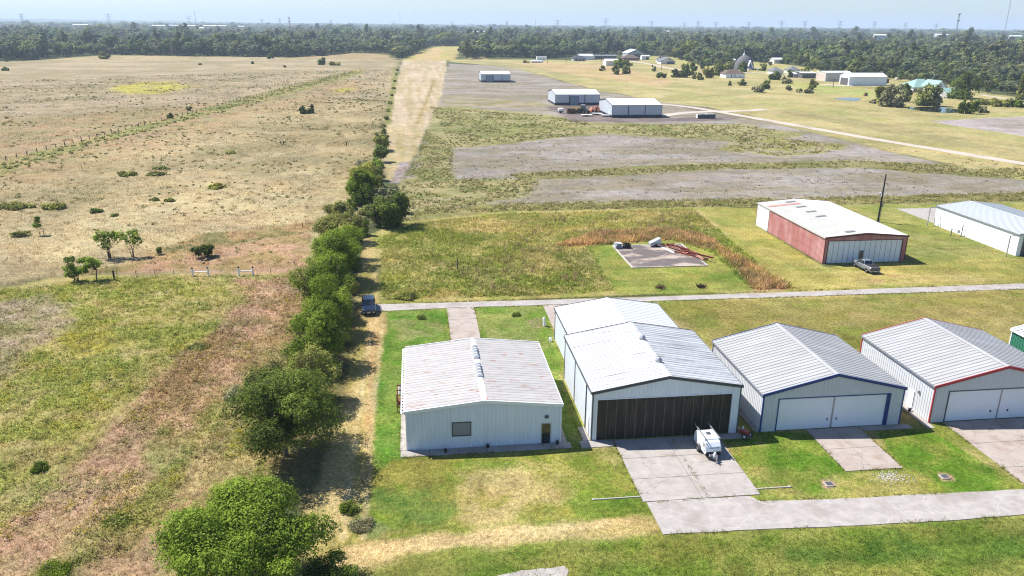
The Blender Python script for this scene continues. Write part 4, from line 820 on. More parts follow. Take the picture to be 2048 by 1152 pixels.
PXB = [ # px, py, width px, height px, kind, label
 (27, 418, 55, 12, 'olive', 'low flat olive shrub at the left edge of the pasture'), (100, 420, 45, 14, 'yellow', 'yellow-green low shrub in the left pasture'),
 (190, 426, 26, 12, 'dark', 'small round dark shrub in the left pasture'), (228, 434, 18, 8, 'dark', 'tiny dark shrub just right of the small round one'),
 (338, 404, 26, 9, 'olive', 'flat dark shrub in mid pasture'), (308, 402, 20, 7, 'olive', 'flat pale shrub beside the flat dark one'), (432, 378, 34, 14, 'yellow', 'spreading yellow-green shrub in mid pasture'),
 (310, 352, 34, 9, 'olive', 'wide flat olive weed clump'), (250, 352, 36, 10, 'olive', 'olive weed clump left of the wide flat one'), (320, 340, 30, 9, 'olive', 'low weed clump in mid pasture'), (460, 308, 26, 7, 'olive', 'low green weed clump near the posts'),
 (606, 228, 15, 18, 'dark', 'left of two small dark trees standing close in the pasture'), (621, 227, 14, 17, 'dark', 'right of two small dark trees standing close in the pasture'),
 (643, 130, 17, 13, 'green', 'round pale-green bush near the far woods edge'), (668, 131, 24, 10, 'yellow', 'wide pale-green bush beside the round one near the woods'),
 (378, 222, 12, 9, 'olive', 'small bush on the far pasture fence'), (340, 237, 14, 12, 'olive', 'bush on the far pasture fence, nearer than the first'),
 (540, 118, 16, 10, 'dark', 'dark bush just in front of the left woods'), (205, 118, 22, 12, 'yellow', 'pale green bush at the foot of the left woods'), (14, 124, 9, 7, 'dark', 'small dark bush at the left edge before the woods'), (8, 142, 14, 7, 'green', 'green bush at the left edge'),
 (1205, 142, 14, 10, 'olive', 'small round bush left of the paired meadow trees'), (1233, 149, 18, 20, 'olive', 'front left tree of the group by the white meadow shed'), (1254, 148, 18, 17, 'olive', 'front right tree of the group by the white meadow shed'), (1240, 136, 26, 20, 'green', 'bright green tree right against the white meadow shed'), (1257, 133, 14, 14, 'olive', 'olive bush right of the bright tree by the meadow shed'),
 (1308, 143, 10, 14, 'olive', 'upright bush alone in front of the garage house'), (1323, 156, 20, 12, 'dark', 'low dark round bush alone in the meadow'), (1352, 155, 18, 17, 'dark', 'left bush of the big thicket'), (1370, 155, 26, 27, 'olive', 'tallest crown of the big thicket'), (1386, 150, 18, 20, 'green', 'right crown of the big thicket'),
 (1390, 158, 12, 11, 'grey', 'grey bush right of the big thicket'), (1400, 160, 16, 15, 'olive', 'olive bush with a pale stone in front, right of the thicket'), (1419, 156, 20, 27, 'yellow', 'tall yellow-green tree left of the white cottage'), (1437, 151, 22, 25, 'olive', 'dark olive tree beside the tall yellow-green one'), (1488, 144, 17, 22, 'dark', 'dark upright tree at the right wall of the white cottage'), (1455, 140, 22, 16, 'yellow', 'yellow-green tree behind the white cottage roof'), (1467, 138, 20, 12, 'grey', 'brown-grey bush behind the white cottage'),
 (1459, 171, 8, 13, 'olive', 'narrow upright bush alone in the meadow'), (1484, 171, 16, 13, 'olive', 'bush right of the narrow upright one'), (1521, 185, 26, 13, 'grey', 'grey-green front bush of the meadow cluster'), (1534, 178, 22, 15, 'olive', 'taller rear bush of the meadow cluster'), (1578, 182, 16, 10, 'grey', 'small pale bush alone right of the meadow cluster'), (1601, 185, 16, 9, 'grey', 'left bush of the meadow trio'), (1619, 187, 18, 9, 'grey', 'front bush of the meadow trio'), (1627, 180, 18, 20, 'yellow', 'tall yellow-green bush of the meadow trio'),
 (1552, 160, 22, 15, 'green', 'green bush before the grey-roofed house'), (1575, 167, 26, 14, 'grey', 'pale bush before the grey-roofed house'), (1581, 155, 13, 15, 'dark', 'dark upright tree right of the grey-roofed house'), (1612, 150, 22, 15, 'yellow', 'yellow-green tree in front of the long grey workshop'), (1527, 142, 18, 16, 'olive', 'olive tree by the gravel yard of the dome house'), (1575, 128, 22, 14, 'green', 'bright round tree right of the long white roof'),
 (1790, 214, 50, 42, 'grey', 'big grey-green willow thicket between the two ponds'), (1770, 208, 34, 30, 'yellow', 'yellow-green bush on the left flank of the pond thicket'), (1812, 204, 26, 34, 'olive', 'olive tree behind the pond thicket'), (1750, 206, 18, 8, 'yellow', 'low yellow-green reeds beside the pale pond'), (1860, 212, 46, 44, 'olive', 'dark olive tree on the far bank of the dark pond'), (1876, 212, 20, 20, 'grey', 'grey bush at the right foot of the pond-bank tree'),
 (1939, 199, 60, 40, 'dark', 'large dark oak beside the green-roofed house'), (1924, 227, 14, 28, 'green', 'left of two small trees at the right end of the dark pond'), (1945, 228, 22, 26, 'green', 'right of two small trees at the right end of the dark pond'), (1968, 226, 20, 12, 'grey', 'pale half-bare bush right of the pond trees'),
 (1970, 210, 30, 9, 'olive', 'low hedge bush below the gravel lane'), (2010, 214, 34, 14, 'olive', 'hedge bush near the right edge below the gravel lane'), (2042, 215, 24, 14, 'green', 'green bush at the right edge below the gravel lane'), (2044, 200, 22, 38, 'olive', 'tree at the right edge beside the gravel lane'),
 (1053, 126, 14, 5, 'grey', 'brown brush heap in the far airfield'), (570, 135, 5, 4, 'dark', 'small dark shrub far in the pasture'), (505, 128, 6, 5, 'dark', 'small dark shrub far in the pasture, left'), (400, 130, 6, 5, 'dark', 'small dark shrub by the centre of the far pasture'),
 (920, 535, 0, 0, '', ''), (812, 600, 48, 22, 'olive', 'low bushy shrub at the lane edge beside the weedy lot'), (840, 638, 22, 9, 'dark', 'dark grass clump shrub on the lawn left of the rear driveway'), (1032, 632, 18, 8, 'dark', 'dark green clump on the lawn right of the rear driveway'),
 (725, 1060, 56, 22, 'grey', 'grey-green shrub on the lawn corner below the hedgerow'), (693, 1028, 40, 26, 'green', 'green shrub in the shade at the hedgerow foot'), (470, 800, 40, 28, 'grey', 'pale green shrub in the rough grass left of the large dark tree'), (395, 700, 40, 14, 'olive', 'olive shrub in the rough grass'), (230, 1050, 56, 20, 'dark', 'dark green low shrub in the rough grass, bottom left'), (75, 945, 30, 18, 'green', 'green weed clump at the left edge rut'), (108, 1150, 60, 24, 'green', 'green shrub at the bottom left edge'),
 (630, 690, 0, 0, '', '')]
for i, (px, py, wp, hp, k, lb) in enumerate(PXB):
    if not wp: continue
    b = G(px, py); D = math.hypot(b[0], b[1], 40); w = wp/FPX*D/2; dep = 40/D
    h = max(.35, (hp/FPX*D-w*.8*dep*1.2)/math.sqrt(1-dep*dep)) if D < 200 else hp/FPX*D
    if wp > 1.9*hp and D < 300: h *= .62
    big = hp > 16
    n = int(np.clip(wp*hp*(5 if D < 200 else 4.5), 160, 4200)); lf = np.clip(D/FPX*1.75, .07, 1.0)
    if D < 200: lf *= .7
    tree('meadow_tree' if big else 'bush', lb, b[0], b[1]+w*.4, w*1.06, w*.9, -.45*h, h, n, lf, k, 100+i, max(6, min(16, n//90)), 6, max(.3, w*.14), h*.3, max(.05, h*.022), 1 if big else 0, cat='tree' if big else 'bush')

# ------------------------------------------------------------------ low growth: uncountable, one object per kind
def scatter(poly, dens, seed, margin=0.0):
    rng = np.random.RandomState(seed); P = poly
    a, b = P.min(0), P.max(0); n = int((b[0]-a[0])*(b[1]-a[1])*dens)
    x = rng.uniform(a[0], b[0], n); y = rng.uniform(a[1], b[1], n)
    px, py, c = pix(x, y, 0.0)
    ok = (px > -120) & (px < 2170) & (py < 1250) & (c > 0)
    x, y = x[ok], y[ok]; ok = polysd(x, y, P) > margin
    return x[ok], y[ok], rng
def ground_z(x, y):
    rough = np.zeros(len(x))
    for poly, h in ROUGH: rough = np.maximum(rough, sstep(0, 2.5, polysd(x, y, poly))*h)
    return rough*(fbm(x, y, 2.2, 3, 71)-.35)*1.2+rough*(fbm(x, y, .8, 2, 72)-.5)*.5-.02
class Tufts:
    def __init__(s): s.V = []; s.F = []; s.C = []; s.n = 0
    def blades(s, rng, x, y, h, w, col, K=6, lean=.6, spread=.12):
        n = len(x); z = ground_z(x, y)
        X = np.repeat(x, K)+rng.normal(size=n*K)*np.repeat(np.broadcast_to(spread, n), K); Y = np.repeat(y, K)+rng.normal(size=n*K)*np.repeat(np.broadcast_to(spread, n), K); Z = np.repeat(z, K)
        H = np.repeat(h, K)*rng.uniform(.6, 1.25, n*K); Wd = np.repeat(np.broadcast_to(w, n), K)*rng.uniform(.7, 1.3, n*K)
        t = rng.uniform(0, 2*np.pi, n*K); u = rng.uniform(0, 2*np.pi, n*K); ln = H*lean*rng.uniform(.1, 1, n*K)
        dx, dy = np.cos(t)*Wd/2, np.sin(t)*Wd/2
        V = np.stack([np.stack([X-dx, Y-dy, Z], 1), np.stack([X+dx, Y+dy, Z], 1), np.stack([X+np.cos(u)*ln, Y+np.sin(u)*ln, Z+H], 1)], 1).reshape(-1, 3)
        C = np.repeat(col, K, 0)*rng.uniform(.95, 1.6, (n*K, 1)); s._add(V, np.repeat(C, 3, 0))
    def leaves(s, rng, x, y, r, h, size, col, K=10):
        n = len(x); z = ground_z(x, y); d = rdirs(rng, n*K); d[:, 2] = np.abs(d[:, 2])
        q = rng.uniform(.35, 1, n*K)**.6
        P = np.stack([np.repeat(x, K)+d[:, 0]*np.repeat(r, K)*q, np.repeat(y, K)+d[:, 1]*np.repeat(r, K)*q, np.repeat(z, K)+.02+d[:, 2]*np.repeat(h, K)*q], 1)
        nrm = d*.7+np.array([0, 0, .4])+rng.normal(size=d.shape)*.4; nrm /= np.linalg.norm(nrm, axis=1)[:, None]
        V, F = leaf_quads(rng, P, nrm, np.repeat(np.broadcast_to(size, n), K))
        V = V.reshape(-1, 4, 3); T = np.concatenate([V[:, [0, 1, 2]], V[:, [0, 2, 3]]], 0).reshape(-1, 3)
        C = np.repeat(col, K, 0)*rng.uniform(.85, 1.5, (n*K, 1)); C = np.repeat(np.concatenate([C, C], 0), 3, 0); s._add(T, C)
    def _add(s, V, C): s.V.append(V); s.C.append(C)
    def build(s, name, m, label, cat):
        V = np.concatenate(s.V); C = np.clip(np.concatenate(s.C), .003, .9); F = np.arange(len(V)).reshape(-1, 3)
        link(name, np_mesh(name, V, F, [m], vcol=C), label=label, cat=cat, kind='stuff')
M_GRASS = vcol_mat('grass_blades', .4); M_WEED = vcol_mat('weed_leaves', .35)
def near(x, y): return np.hypot(x, y)
# rough grass and weeds left
dry = Tufts(); wd = Tufts()
x, y, rng = scatter(LEFT_ROUGH, 5.5, 1); D = near(x, y); k = rng.uniform(size=len(x)) < np.clip(75/D, .25, 1); x, y = x[k], y[k]
c = ground_color(x, y)*rng.uniform(.9, 1.45, (len(x), 1)); dry.blades(rng, x, y, rng.uniform(.15, .42, len(x)), .07*np.clip(near(x, y)/80, .8, 1.6), c, 6, .9, .14)
x, y, rng = scatter(LEFT_ROUGH, 4.0, 2); n = fbm(x, y, 5, 4, 77); g = ground_color(x, y); green = g[:, 1] > g[:, 0]*.93
k = (n > .50-.16*green); x, y, g, n = x[k], y[k], g[k], n[k]
c = g*np.array([.86, 1.04, .72])*rng.uniform(.75, 1.35, (len(x), 1)); yel = (fbm(x, y, 6, 3, 78) > .63) & (rng.uniform(size=len(x)) < .4); c[yel] = np.array(alb(206, 188, 50))*rng.uniform(.8, 1.2, (yel.sum(), 1))
wd.leaves(rng, x, y, rng.uniform(.2, .6, len(x)), rng.uniform(.25, .9, len(x)), .085, c, 12)
# pasture
x, y, rng = scatter(PASTURE, .55, 3); D = near(x, y); k = rng.uniform(size=len(x)) < np.clip((150/D)**1.6, .03, 1)*(fbm(x, y, 14, 4, 80) > .40); x, y = x[k], y[k]; D = D[k]
c = ground_color(x, y)*rng.uniform(.85, 1.4, (len(x), 1)); dry.blades(rng, x, y, rng.uniform(.25, .55, len(x)), .12*D/150, c, 7, 1.1, .3*D/150)
x, y, rng = scatter(PASTURE, .09, 4); D = near(x, y); k = rng.uniform(size=len(x)) < np.clip((150/D)**1.2, .04, 1)*(fbm(x, y, 18, 3, 81) > .5); x, y = x[k], y[k]; D = D[k]
c = np.array(alb(166, 160, 100))*rng.uniform(.7, 1.25, (len(x), 1)); wd.leaves(rng, x, y, rng.uniform(.3, .95, len(x)), rng.uniform(.2, .5, len(x)), .16*np.clip(D/150, 1, 3), c, 12)
FENCE_STRIP = GP([(0, 330), (700, 144), (720, 144), (300, 262), (0, 350)])
x, y, rng = scatter(FENCE_STRIP, .10, 44); D = near(x, y); c = np.array(alb(176, 176, 104))*rng.uniform(.8, 1.4, (len(x), 1)); wd.leaves(rng, x, y, rng.uniform(.3, .9, len(x)), rng.uniform(.2, .7, len(x)), .0010*D.mean(), c, 10)
# weedy lot
x, y, rng = scatter(LOT, 4.5, 5); c = ground_color(x, y)*np.array([.96, 1.04, .86])*rng.uniform(.8, 1.5, (len(x), 1)); dry.blades(rng, x, y, rng.uniform(.2, .55, len(x)), .12, c, 6, .8, .2)
x, y, rng = scatter(LOT, 2.6, 6); k = fbm(x, y, 5, 4, 82) > .46; x, y = x[k], y[k]
c = ground_color(x, y)*np.array([.84, 1.04, .66])*rng.uniform(.7, 1.3, (len(x), 1)); wd.leaves(rng, x, y, rng.uniform(.2, .55, len(x)), rng.uniform(.25, .75, len(x)), .11, c, 11)
# bands of green weeds on the cleared lot
BANDS = [([(830, 425), (960, 408), (1300, 401), (1700, 393), (2048, 385), (2150, 383), (2150, 398), (2048, 402), (1400, 414), (1000, 423), (800, 444)], 2.2, .9),
         ([(850, 260), (905, 290), (905, 360), (1090, 352), (1050, 395), (960, 408), (800, 440), (785, 400), (830, 330)], 1.0, .7),
         ([(1000, 350), (1350, 330), (1700, 322), (2048, 337), (2150, 345), (2150, 365), (2048, 358), (1700, 335), (1400, 340), (1100, 358)], .9, .7),
         ([(860, 215), (1090, 232), (1200, 250), (1480, 250), (1560, 262), (1500, 282), (1200, 266), (1000, 286), (905, 296)], .32, .8),
         ([(1430, 300), (1500, 266), (1560, 277), (1690, 291), (1660, 303), (1560, 312)], .45, .9)]
for i, (p, dn, hh) in enumerate(BANDS):
    x, y, rng = scatter(GP(p), dn, 20+i); k = fbm(x, y, 7, 4, 83+i)+rng.uniform(-.12, .12, len(x)) > .45; x, y = x[k], y[k]; D = near(x, y)
    c = np.array(alb(160, 160, 94))*rng.uniform(.75, 1.35, (len(x), 1)); k2 = rng.uniform(size=len(x)) < .3; c[k2] = np.array(alb(206, 186, 130))*rng.uniform(.7, 1.2, (k2.sum(), 1))
    wd.leaves(rng, x, y, rng.uniform(.3, .9, len(x))*hh*1.2, rng.uniform(.3, .9, len(x))*hh, .15*D.mean()/190, c, 11)
DIRT = GP([(905, 300), (1480, 250), (2048, 330), (2100, 380), (1400, 400), (1000, 415), (905, 360)])
x, y, rng = scatter(DIRT, .08, 30); k = fbm(x, y, 12, 3, 90) > .46; x, y = x[k], y[k]; c = np.array(alb(150, 138, 112))*rng.uniform(.6, 1.3, (len(x), 1)); dry.blades(rng, x, y, rng.uniform(.1, .4, len(x)), .2, c, 7, 1.2, .3)
# reeds round the old pad
rd = Tufts(); REED = GP([(1112, 492), (1200, 464), (1330, 459), (1400, 468), (1450, 498), (1588, 576), (1515, 580), (1432, 500), (1342, 480), (1180, 490)])
x, y, rng = scatter(REED, 5.5, 7); k = fbm(x, y, 4, 3, 95) > .40; x, y = x[k], y[k]; c = ground_color(x, y)*rng.uniform(.7, 1.45, (len(x), 1)); k = rng.uniform(size=len(x)) < .25; c[k] *= np.array([.7, .9, .5]); rd.blades(rng, x, y, rng.uniform(.5, 1.15, len(x)), .16, c*1.5, 7, .8, .25)
x, y, rng = scatter(GP([(900, 560), (1100, 440), (1400, 425), (1400, 460), (1150, 480), (1180, 580), (1000, 590)]), .55, 8); k = fbm(x, y, 6, 3, 91) > .5; x, y = x[k], y[k]; c = np.array(alb(206, 180, 130))*rng.uniform(.75, 1.2, (len(x), 1)); rd.blades(rng, x, y, rng.uniform(.6, 1.2, len(x)), .15, c, 7, .4, .25)
rd.build('tall_dry_reeds', M_GRASS, 'tall tan and brown dry reeds standing around the old concrete pad', 'reeds')
dry.build('rough_grass', M_GRASS, 'uncut dry and green grass tufts over the pasture and weedy lot', 'grass')
wd.build('low_weeds', M_WEED, 'low leafy green and yellow weeds scattered through the rough ground', 'weeds')
# lawn
lw = Tufts()
LAWN = GP([(757, 625), (2048, 580), (2120, 700), (2120, 1180), (640, 1180), (735, 950)])
BLK = [(-2.5, 14.4, 67.4, 85), (16, 32.4, 67.2, 84), (17, 32, 83, 109.2), (34, 51.2, 67.5, 83), (52.5, 70, 67, 83), (18.9, 30, 57.4, 68.7), (19, 81, 51.7, 57.7), (39.5, 45.5, 60.3, 68.6), (54.9, 66.7, 54.8, 68.6), (3.7, 8.1, 85, 109.3), (-8, 110, 108.6, 112.2), (73, 90, 68, 83)]
def free(x, y):
    k = np.ones(len(x), bool)
    for a, b, c_, d in BLK: k &= ~((x > a) & (x < b) & (y > c_) & (y < d))
    return k
x, y, rng = scatter(LAWN, 7.5, 9); k = free(x, y) & (rng.uniform(size=len(x)) < np.clip(68/near(x, y), .3, 1)); x, y = x[k], y[k]
c = ground_color(x, y)*rng.uniform(.82, 1.4, (len(x), 1)); lw.blades(rng, x, y, rng.uniform(.03, .10, len(x)), .06, c, 5, 1.4, .12)
BOT = GP([(1000, 1108), (1330, 1082), (2048, 1038), (2120, 1036), (2120, 1200), (900, 1200)])
x, y, rng = scatter(BOT, 8, 10); k = free(x, y); x, y = x[k], y[k]; c = ground_color(x, y)*np.array([.9, 1.02, .85])*rng.uniform(.75, 1.4, (len(x), 1)); lw.blades(rng, x, y, rng.uniform(.06, .2, len(x)), .06, c, 6, 1.2, .12)
EDG = [(19.0, 57.6, 19.0, 68.5), (29.9, 57.6, 29.9, 68.5), (39.6, 60.4, 39.6, 68), (45.4, 60.4, 45.4, 68), (39.6, 60.4, 45.4, 60.4), (55, 54.9, 55, 68), (20.2, 57.5, 28.7, 57.5), (29.4, 56.6, 46, 56), (46, 56, 80, 56.6), (19.4, 52.9, 36, 52.3), (36, 52.3, 80, 51.9), (-2.4, 67.45, 14.6, 67.45), (14.3, 68.6, 14.3, 85), (3.85, 85.2, 3.85, 109), (7.9, 85.2, 7.9, 109), (-6.6, 108.8, 97, 109), (-7, 111.9, 99, 111.7), (15.9, 68.6, 15.9, 84), (34.0, 68.6, 34.0, 83), (52.6, 68, 52.6, 82.6), (-2.5, 68.7, -2.5, 85), (25, 57.6, 25, 68), (36.6, 126.2, 50.4, 126.2)]
for a0, b0, a1, b1 in EDG:
    n_ = int(math.hypot(a1-a0, b1-b0)*7); t = rng.uniform(size=n_); ex = a0+(a1-a0)*t+rng.normal(size=n_)*.10; ey = b0+(b1-b0)*t+rng.normal(size=n_)*.10
    kk = fbm(ex, ey, 2.0, 3, 97) > .45; ex, ey = ex[kk], ey[kk]; c = np.array(alb(146, 146, 78))*rng.uniform(.8, 1.7, (len(ex), 1))
    lw.blades(rng, ex, ey, rng.uniform(.10, .26, len(ex)), .06, c, 6, 1.2, .07)
lw.build('lawn_grass', M_GRASS, 'mown green and straw lawn grass around the front hangars', 'grass')

# ------------------------------------------------------------------ vehicles and yard objects
M_CHROME = mat('bright_metal', (.65, .66, .68), .25, .9, var=.03)
M_RIM = mat('alloy_rim', (.42, .43, .45), .35, .6, var=.05)
M_LAMP = mat('lamp_lens', (.75, .77, .78), .12, var=.02, spec=.8)
M_RED_LENS = mat('red_lens', (.25, .01, .01), .2)
def wheel(root, x, y, r, w, s=1):
    "s=+1 outer face towards +x"
    t = MB().lathe([(r*.62, -w/2), (r*.93, -w/2), (r, -w*.32), (r, w*.32), (r*.93, w/2), (r*.62, w/2)], (x, y, r), 'x', 20)
    wh_ = t.build('wheel', M_BLACK, root, smooth=False)
    rm = MB().lathe([(r*.64, -w*.40), (r*.64, w*.40)], (x, y, r), 'x', 20)
    o = w*.42*s
    for k in range(5):
        a = 2*math.pi*k/5; rm.bar((x+o, y+math.cos(a)*.05, r+math.sin(a)*.05), (x+o, y+math.cos(a)*r*.6, r+math.sin(a)*r*.6), .07, .04, 1)
    rm.lathe([(.07, -.03), (.07, .03)], (x+o, y, r), 'x', 10, 1)
    rm.build('rim', [M_DKTRIM, M_RIM], wh_)
def body_loft(stations, nshoulder=1):
    mb = MB(); rings = []
    for y, hw, z0, zb, zt, tuck in stations:
        half = [(hw*.90, z0), (hw*.985, z0+(zb-z0)*.35), (hw, zb), (hw*.975, zb+(zt-zb)*.55), (hw*.90*tuck, zt-.03), (hw*.70*tuck, zt)]
        rings.append([(x, y, z) for x, z in half]+[(-x, y, z) for x, z in half[::-1]])
    return mb.loft(rings)
def greenhouse(root, bot, top, paint, glass, zb, zt, pillars=()):
    "bot/top: dicts of y at front/back and half widths; builds painted roof and pillars with glass between"
    fb, bb, wb = bot; ft, bt, wt = top
    g = MB().loft([[(-wb, fb, zb), (wb, fb, zb), (wb*1.01, (fb+bb)/2, zb), (wb*.97, bb, zb), (-wb*.97, bb, zb), (-wb*1.01, (fb+bb)/2, zb)],
                   [(-wt, ft, zt), (wt, ft, zt), (wt, (ft+bt)/2, zt), (wt*.97, bt, zt), (-wt*.97, bt, zt), (-wt, (ft+bt)/2, zt)]])
    g.build('window_glass', glass, root)
    rf = MB().loft([[(-wt*.98, ft-.02, zt-.02), (wt*.98, ft-.02, zt-.02), (wt*1.02, (ft+bt)/2, zt-.01), (wt*.97, bt-.03, zt-.02), (-wt*.97, bt-.03, zt-.02), (-wt*1.02, (ft+bt)/2, zt-.01)],
                    [(-wt*.9, ft-.08, zt+.045), (wt*.9, ft-.08, zt+.045), (wt*.9, (ft+bt)/2, zt+.07), (wt*.88, bt+.02, zt+.05), (-wt*.88, bt+.02, zt+.05), (-wt*.9, (ft+bt)/2, zt+.07)]])
    rf.build('roof', paint, root)
    pb = MB()
    for s in (-1, 1):
        pb.bar((s*wb*1.0, fb, zb-.02), (s*wt*1.0, ft, zt), .07, .08); pb.bar((s*wb*.975, bb, zb-.02), (s*wt*.975, bt, zt), .12, .1)
        for f in pillars: pb.bar((s*wb*1.012, fb+(bb-fb)*f, zb-.02), (s*wt*1.005, ft+(bt-ft)*f, zt), .05, .09)
    pb.build('pillars', paint, root)
# dark blue car at the lane end, nose to the camera (local +y is its nose)
M_NAVYP = mat('dark_blue_paint', (.007, .012, .030), .25, .0, var=.03, coat=.5, spec=.5)
suv = empty('parked_car', (-7.55, 109.3, .03), math.pi+.06, 'dark blue sport utility car parked nose-on at the end of the back lane', 'car')
body_loft([(2.34, .80, .42, .62, .78, .9), (2.18, .90, .34, .74, .90, .95), (1.75, .94, .30, .82, 1.02, 1), (1.0, .95, .28, .86, 1.10, 1), (.3, .95, .28, .88, 1.12, 1), (-1.2, .95, .28, .88, 1.12, 1), (-2.0, .94, .32, .88, 1.10, .98), (-2.32, .88, .42, .80, 1.02, .95)]).build('body', M_NAVYP, suv)
greenhouse(suv, (1.05, -2.15, .86), (.28, -1.75, .66), M_NAVYP, M_GLASSDK, 1.09, 1.62, (.42, .72))
for s in (-1, 1):
    MB().tube([(s*.66, .15, 1.70), (s*.68, .05, 1.76), (s*.68, -1.55, 1.76), (s*.64, -1.7, 1.70)], .035, 6).build('roof_rail', M_CHROME, suv)
    MB().bevbox(s*1.02-.1, s*1.02+.1, .70, .84, 1.05, 1.20, .03).build('mirror', M_NAVYP, suv)
    hl = MB().loft([[(s*.50, 2.30, .70), (s*.88, 2.16, .70), (s*.90, 2.02, .86), (s*.56, 2.20, .87)], [(s*.50, 2.34, .71), (s*.89, 2.22, .71), (s*.90, 2.06, .88), (s*.56, 2.24, .90)]])
    hl.build('headlight', M_LAMP, suv)
    MB().lathe([(.09, 0), (.09, .05)], (s*.68, 2.31, .54), 'y', 12).build('fog_light', M_LAMP, suv)
    for yy in (1.45, -1.38): wheel(suv, s*.84, yy, .35, .24, s)
MB().box(-.42, .42, 2.30, 2.37, .50, .76).build('grille', M_DKTRIM, suv)
MB().box(-.2, .2, 2.38, 2.40, .46, .58).build('license_plate', M_WHITE, suv)
# grey pickup by the old red hangar (nose away from the camera)
M_SILV = mat('silver_paint', (.28, .30, .33), .3, .5, var=.03, coat=.6, spec=.6)
pk = empty('pickup_truck', (77.0, 121.6, 0), .05, 'silver-grey crew-cab pickup with dark bed cover parked before the red hangar', 'pickup truck')
suv.scale = (1.06, 1.06, 1.06)
body_loft([(2.72, .78, .50, .80, .98, .9), (2.5, .92, .44, .92, 1.10, .95), (1.9, .96, .42, .96, 1.18, 1), (1.2, .96, .42, .98, 1.22, 1), (-.75, .96, .42, .98, 1.22, 1), (-.8, .96, .42, 1.0, 1.26, 1), (-2.6, .96, .46, 1.0, 1.24, 1), (-2.72, .93, .50, .98, 1.20, 1)]).build('body', M_SILV, pk)
greenhouse(pk, (1.30, -.80, .88), (.62, -.52, .70), M_SILV, M_GLASSDK, 1.20, 1.76, (.48,))
MB().box(-.76, .76, -2.60, -.86, 1.235, 1.285).build('bed_cover', M_BLACK, pk)
MB().box(-.84, .84, -2.78, -2.725, .62, 1.16).build('tailgate', mat('dark_grey_tailgate', (.10, .105, .11), .4), pk)
MB().bevbox(-.88, .88, -2.88, -2.72, .42, .58, .03).build('rear_bumper', M_STEEL, pk)
MB().box(-.16, .16, -2.90, -2.882, .46, .56).build('license_plate', M_WHITE, pk)
for s in (-1, 1):
    MB().box(s*.90-.06, s*.90+.06, -2.78, -2.70, .78, 1.12).build('tail_light', M_RED_LENS, pk)
    MB().bevbox(s*1.05-.1, s*1.05+.1, .95, 1.1, 1.15, 1.33, .03).build('mirror', M_DKTRIM, pk)
    MB().loft([[(s*.5, 2.66, .82), (s*.85, 2.5, .82), (s*.86, 2.45, 1.0), (s*.52, 2.62, 1.0)], [(s*.5, 2.72, .82), (s*.86, 2.56, .82), (s*.87, 2.5, 1.0), (s*.52, 2.68, 1.0)]]).build('headlight', M_LAMP, pk)
    for yy in (1.75, -1.75):
        wheel(pk, s*.86, yy, .40, .27, s)
        MB().loft([[(s*.955+s*o, yy+math.cos(a)*.50, .42+math.sin(a)*.50) for a in np.linspace(.1, math.pi-.1, 9)]+[(s*.955+s*o, yy+math.cos(a)*.43, .42+math.sin(a)*.43) for a in np.linspace(math.pi-.1, .1, 9)] for o in (-.02, .05)]).build('fender_flare', M_SILV, pk)
MB().bar((-.98, 1.0, .46), (-.98, -.9, .46), .12, .06).build('running_board', M_DKTRIM, pk)
# teardrop camper (local -y is its nose and hitch)
cp = empty('teardrop_camper', (27.72, 65.35, .06), .035, 'small white teardrop camping trailer with roof rails parked on the front apron', 'camper')
prof = [(-1.50, .62), (-1.55, 1.0), (-1.45, 1.35), (-1.15, 1.72), (-.70, 1.96), (0, 2.04), (.9, 2.0), (1.35, 1.80), (1.62, 1.40), (1.70, .95), (1.66, .55), (1.3, .45), (-1.2, .45)]
M_CAMP = mat('camper_white', (.80, .82, .84), .3, var=.02, coat=.3)
MB().side(prof, -.80, .80).build('body', M_CAMP, cp); cp.scale = (.94, .94, .94)
for s in (-1, 1):
    ed = MB(); pp_ = prof[:11]
    for a, b in zip(pp_[:-1], pp_[1:]): ed.bar((s*.80, a[0], a[1]), (s*.80, b[0], b[1]), .06, .05)
    ed.build('edge_trim', M_CHROME if s > 0 else M_WHITE, cp)
    MB().bar((s*.74, -1.25, 2.14), (s*.74, 2.0, 2.20), .10, .09).build('roof_rail', M_STEEL, cp)
    for yy in (-.9, .2, 1.2): MB().bar((s*.74, yy, 1.85), (s*.74, yy, 2.16), .05).build('rail_bracket', M_STEEL, cp)
    wheel(cp, s*.93, .15, .37, .24, s)
    MB().loft([[(s*.80+s*o, .15+math.cos(a)*.47, .39+math.sin(a)*.47) for a in np.linspace(0, math.pi, 9)]+[(s*.80+s*o, .15+math.cos(a)*.43, .39+math.sin(a)*.43) for a in np.linspace(math.pi, 0, 9)] for o in (0, .3)]).build('mudguard', M_DKTRIM, cp)
    dr = MB(); dp = [(-.95+.35*math.cos(a), 1.22+.50*math.sin(a)) for a in np.linspace(0, 2*math.pi, 16, endpoint=False)]
    dr.side([(y*1.0, z) for y, z in dp], s*.805-.008, s*.805+.008)
    d_ = dr.build('door', M_WHITE, cp)
    MB().loft([[(s*.815+o, -.95+.36*math.cos(a), 1.22+.51*math.sin(a)) for a in np.linspace(0, 2*math.pi, 17)]+[(s*.815+o, -.95+.32*math.cos(a), 1.22+.47*math.sin(a)) for a in np.linspace(2*math.pi, 0, 17)] for o in (-.012, .012)]).build('door_seal', M_DKTRIM, d_)
    MB().side([(-1.08, 1.12), (-.80, 1.12), (-.80, 1.50), (-1.02, 1.50)], s*.826-.006, s*.826+.006).build('window', M_GLASSDK, d_)
MB().side([(-1.60, .38), (-1.60, .80), (-1.52, .80), (-1.46, .38)], -.79, .79).build('rock_guard', M_BLACK, cp)
MB().bevbox(-.25, .25, -.1, .35, 2.03, 2.14, .05).build('roof_vent', M_DKTRIM, cp)
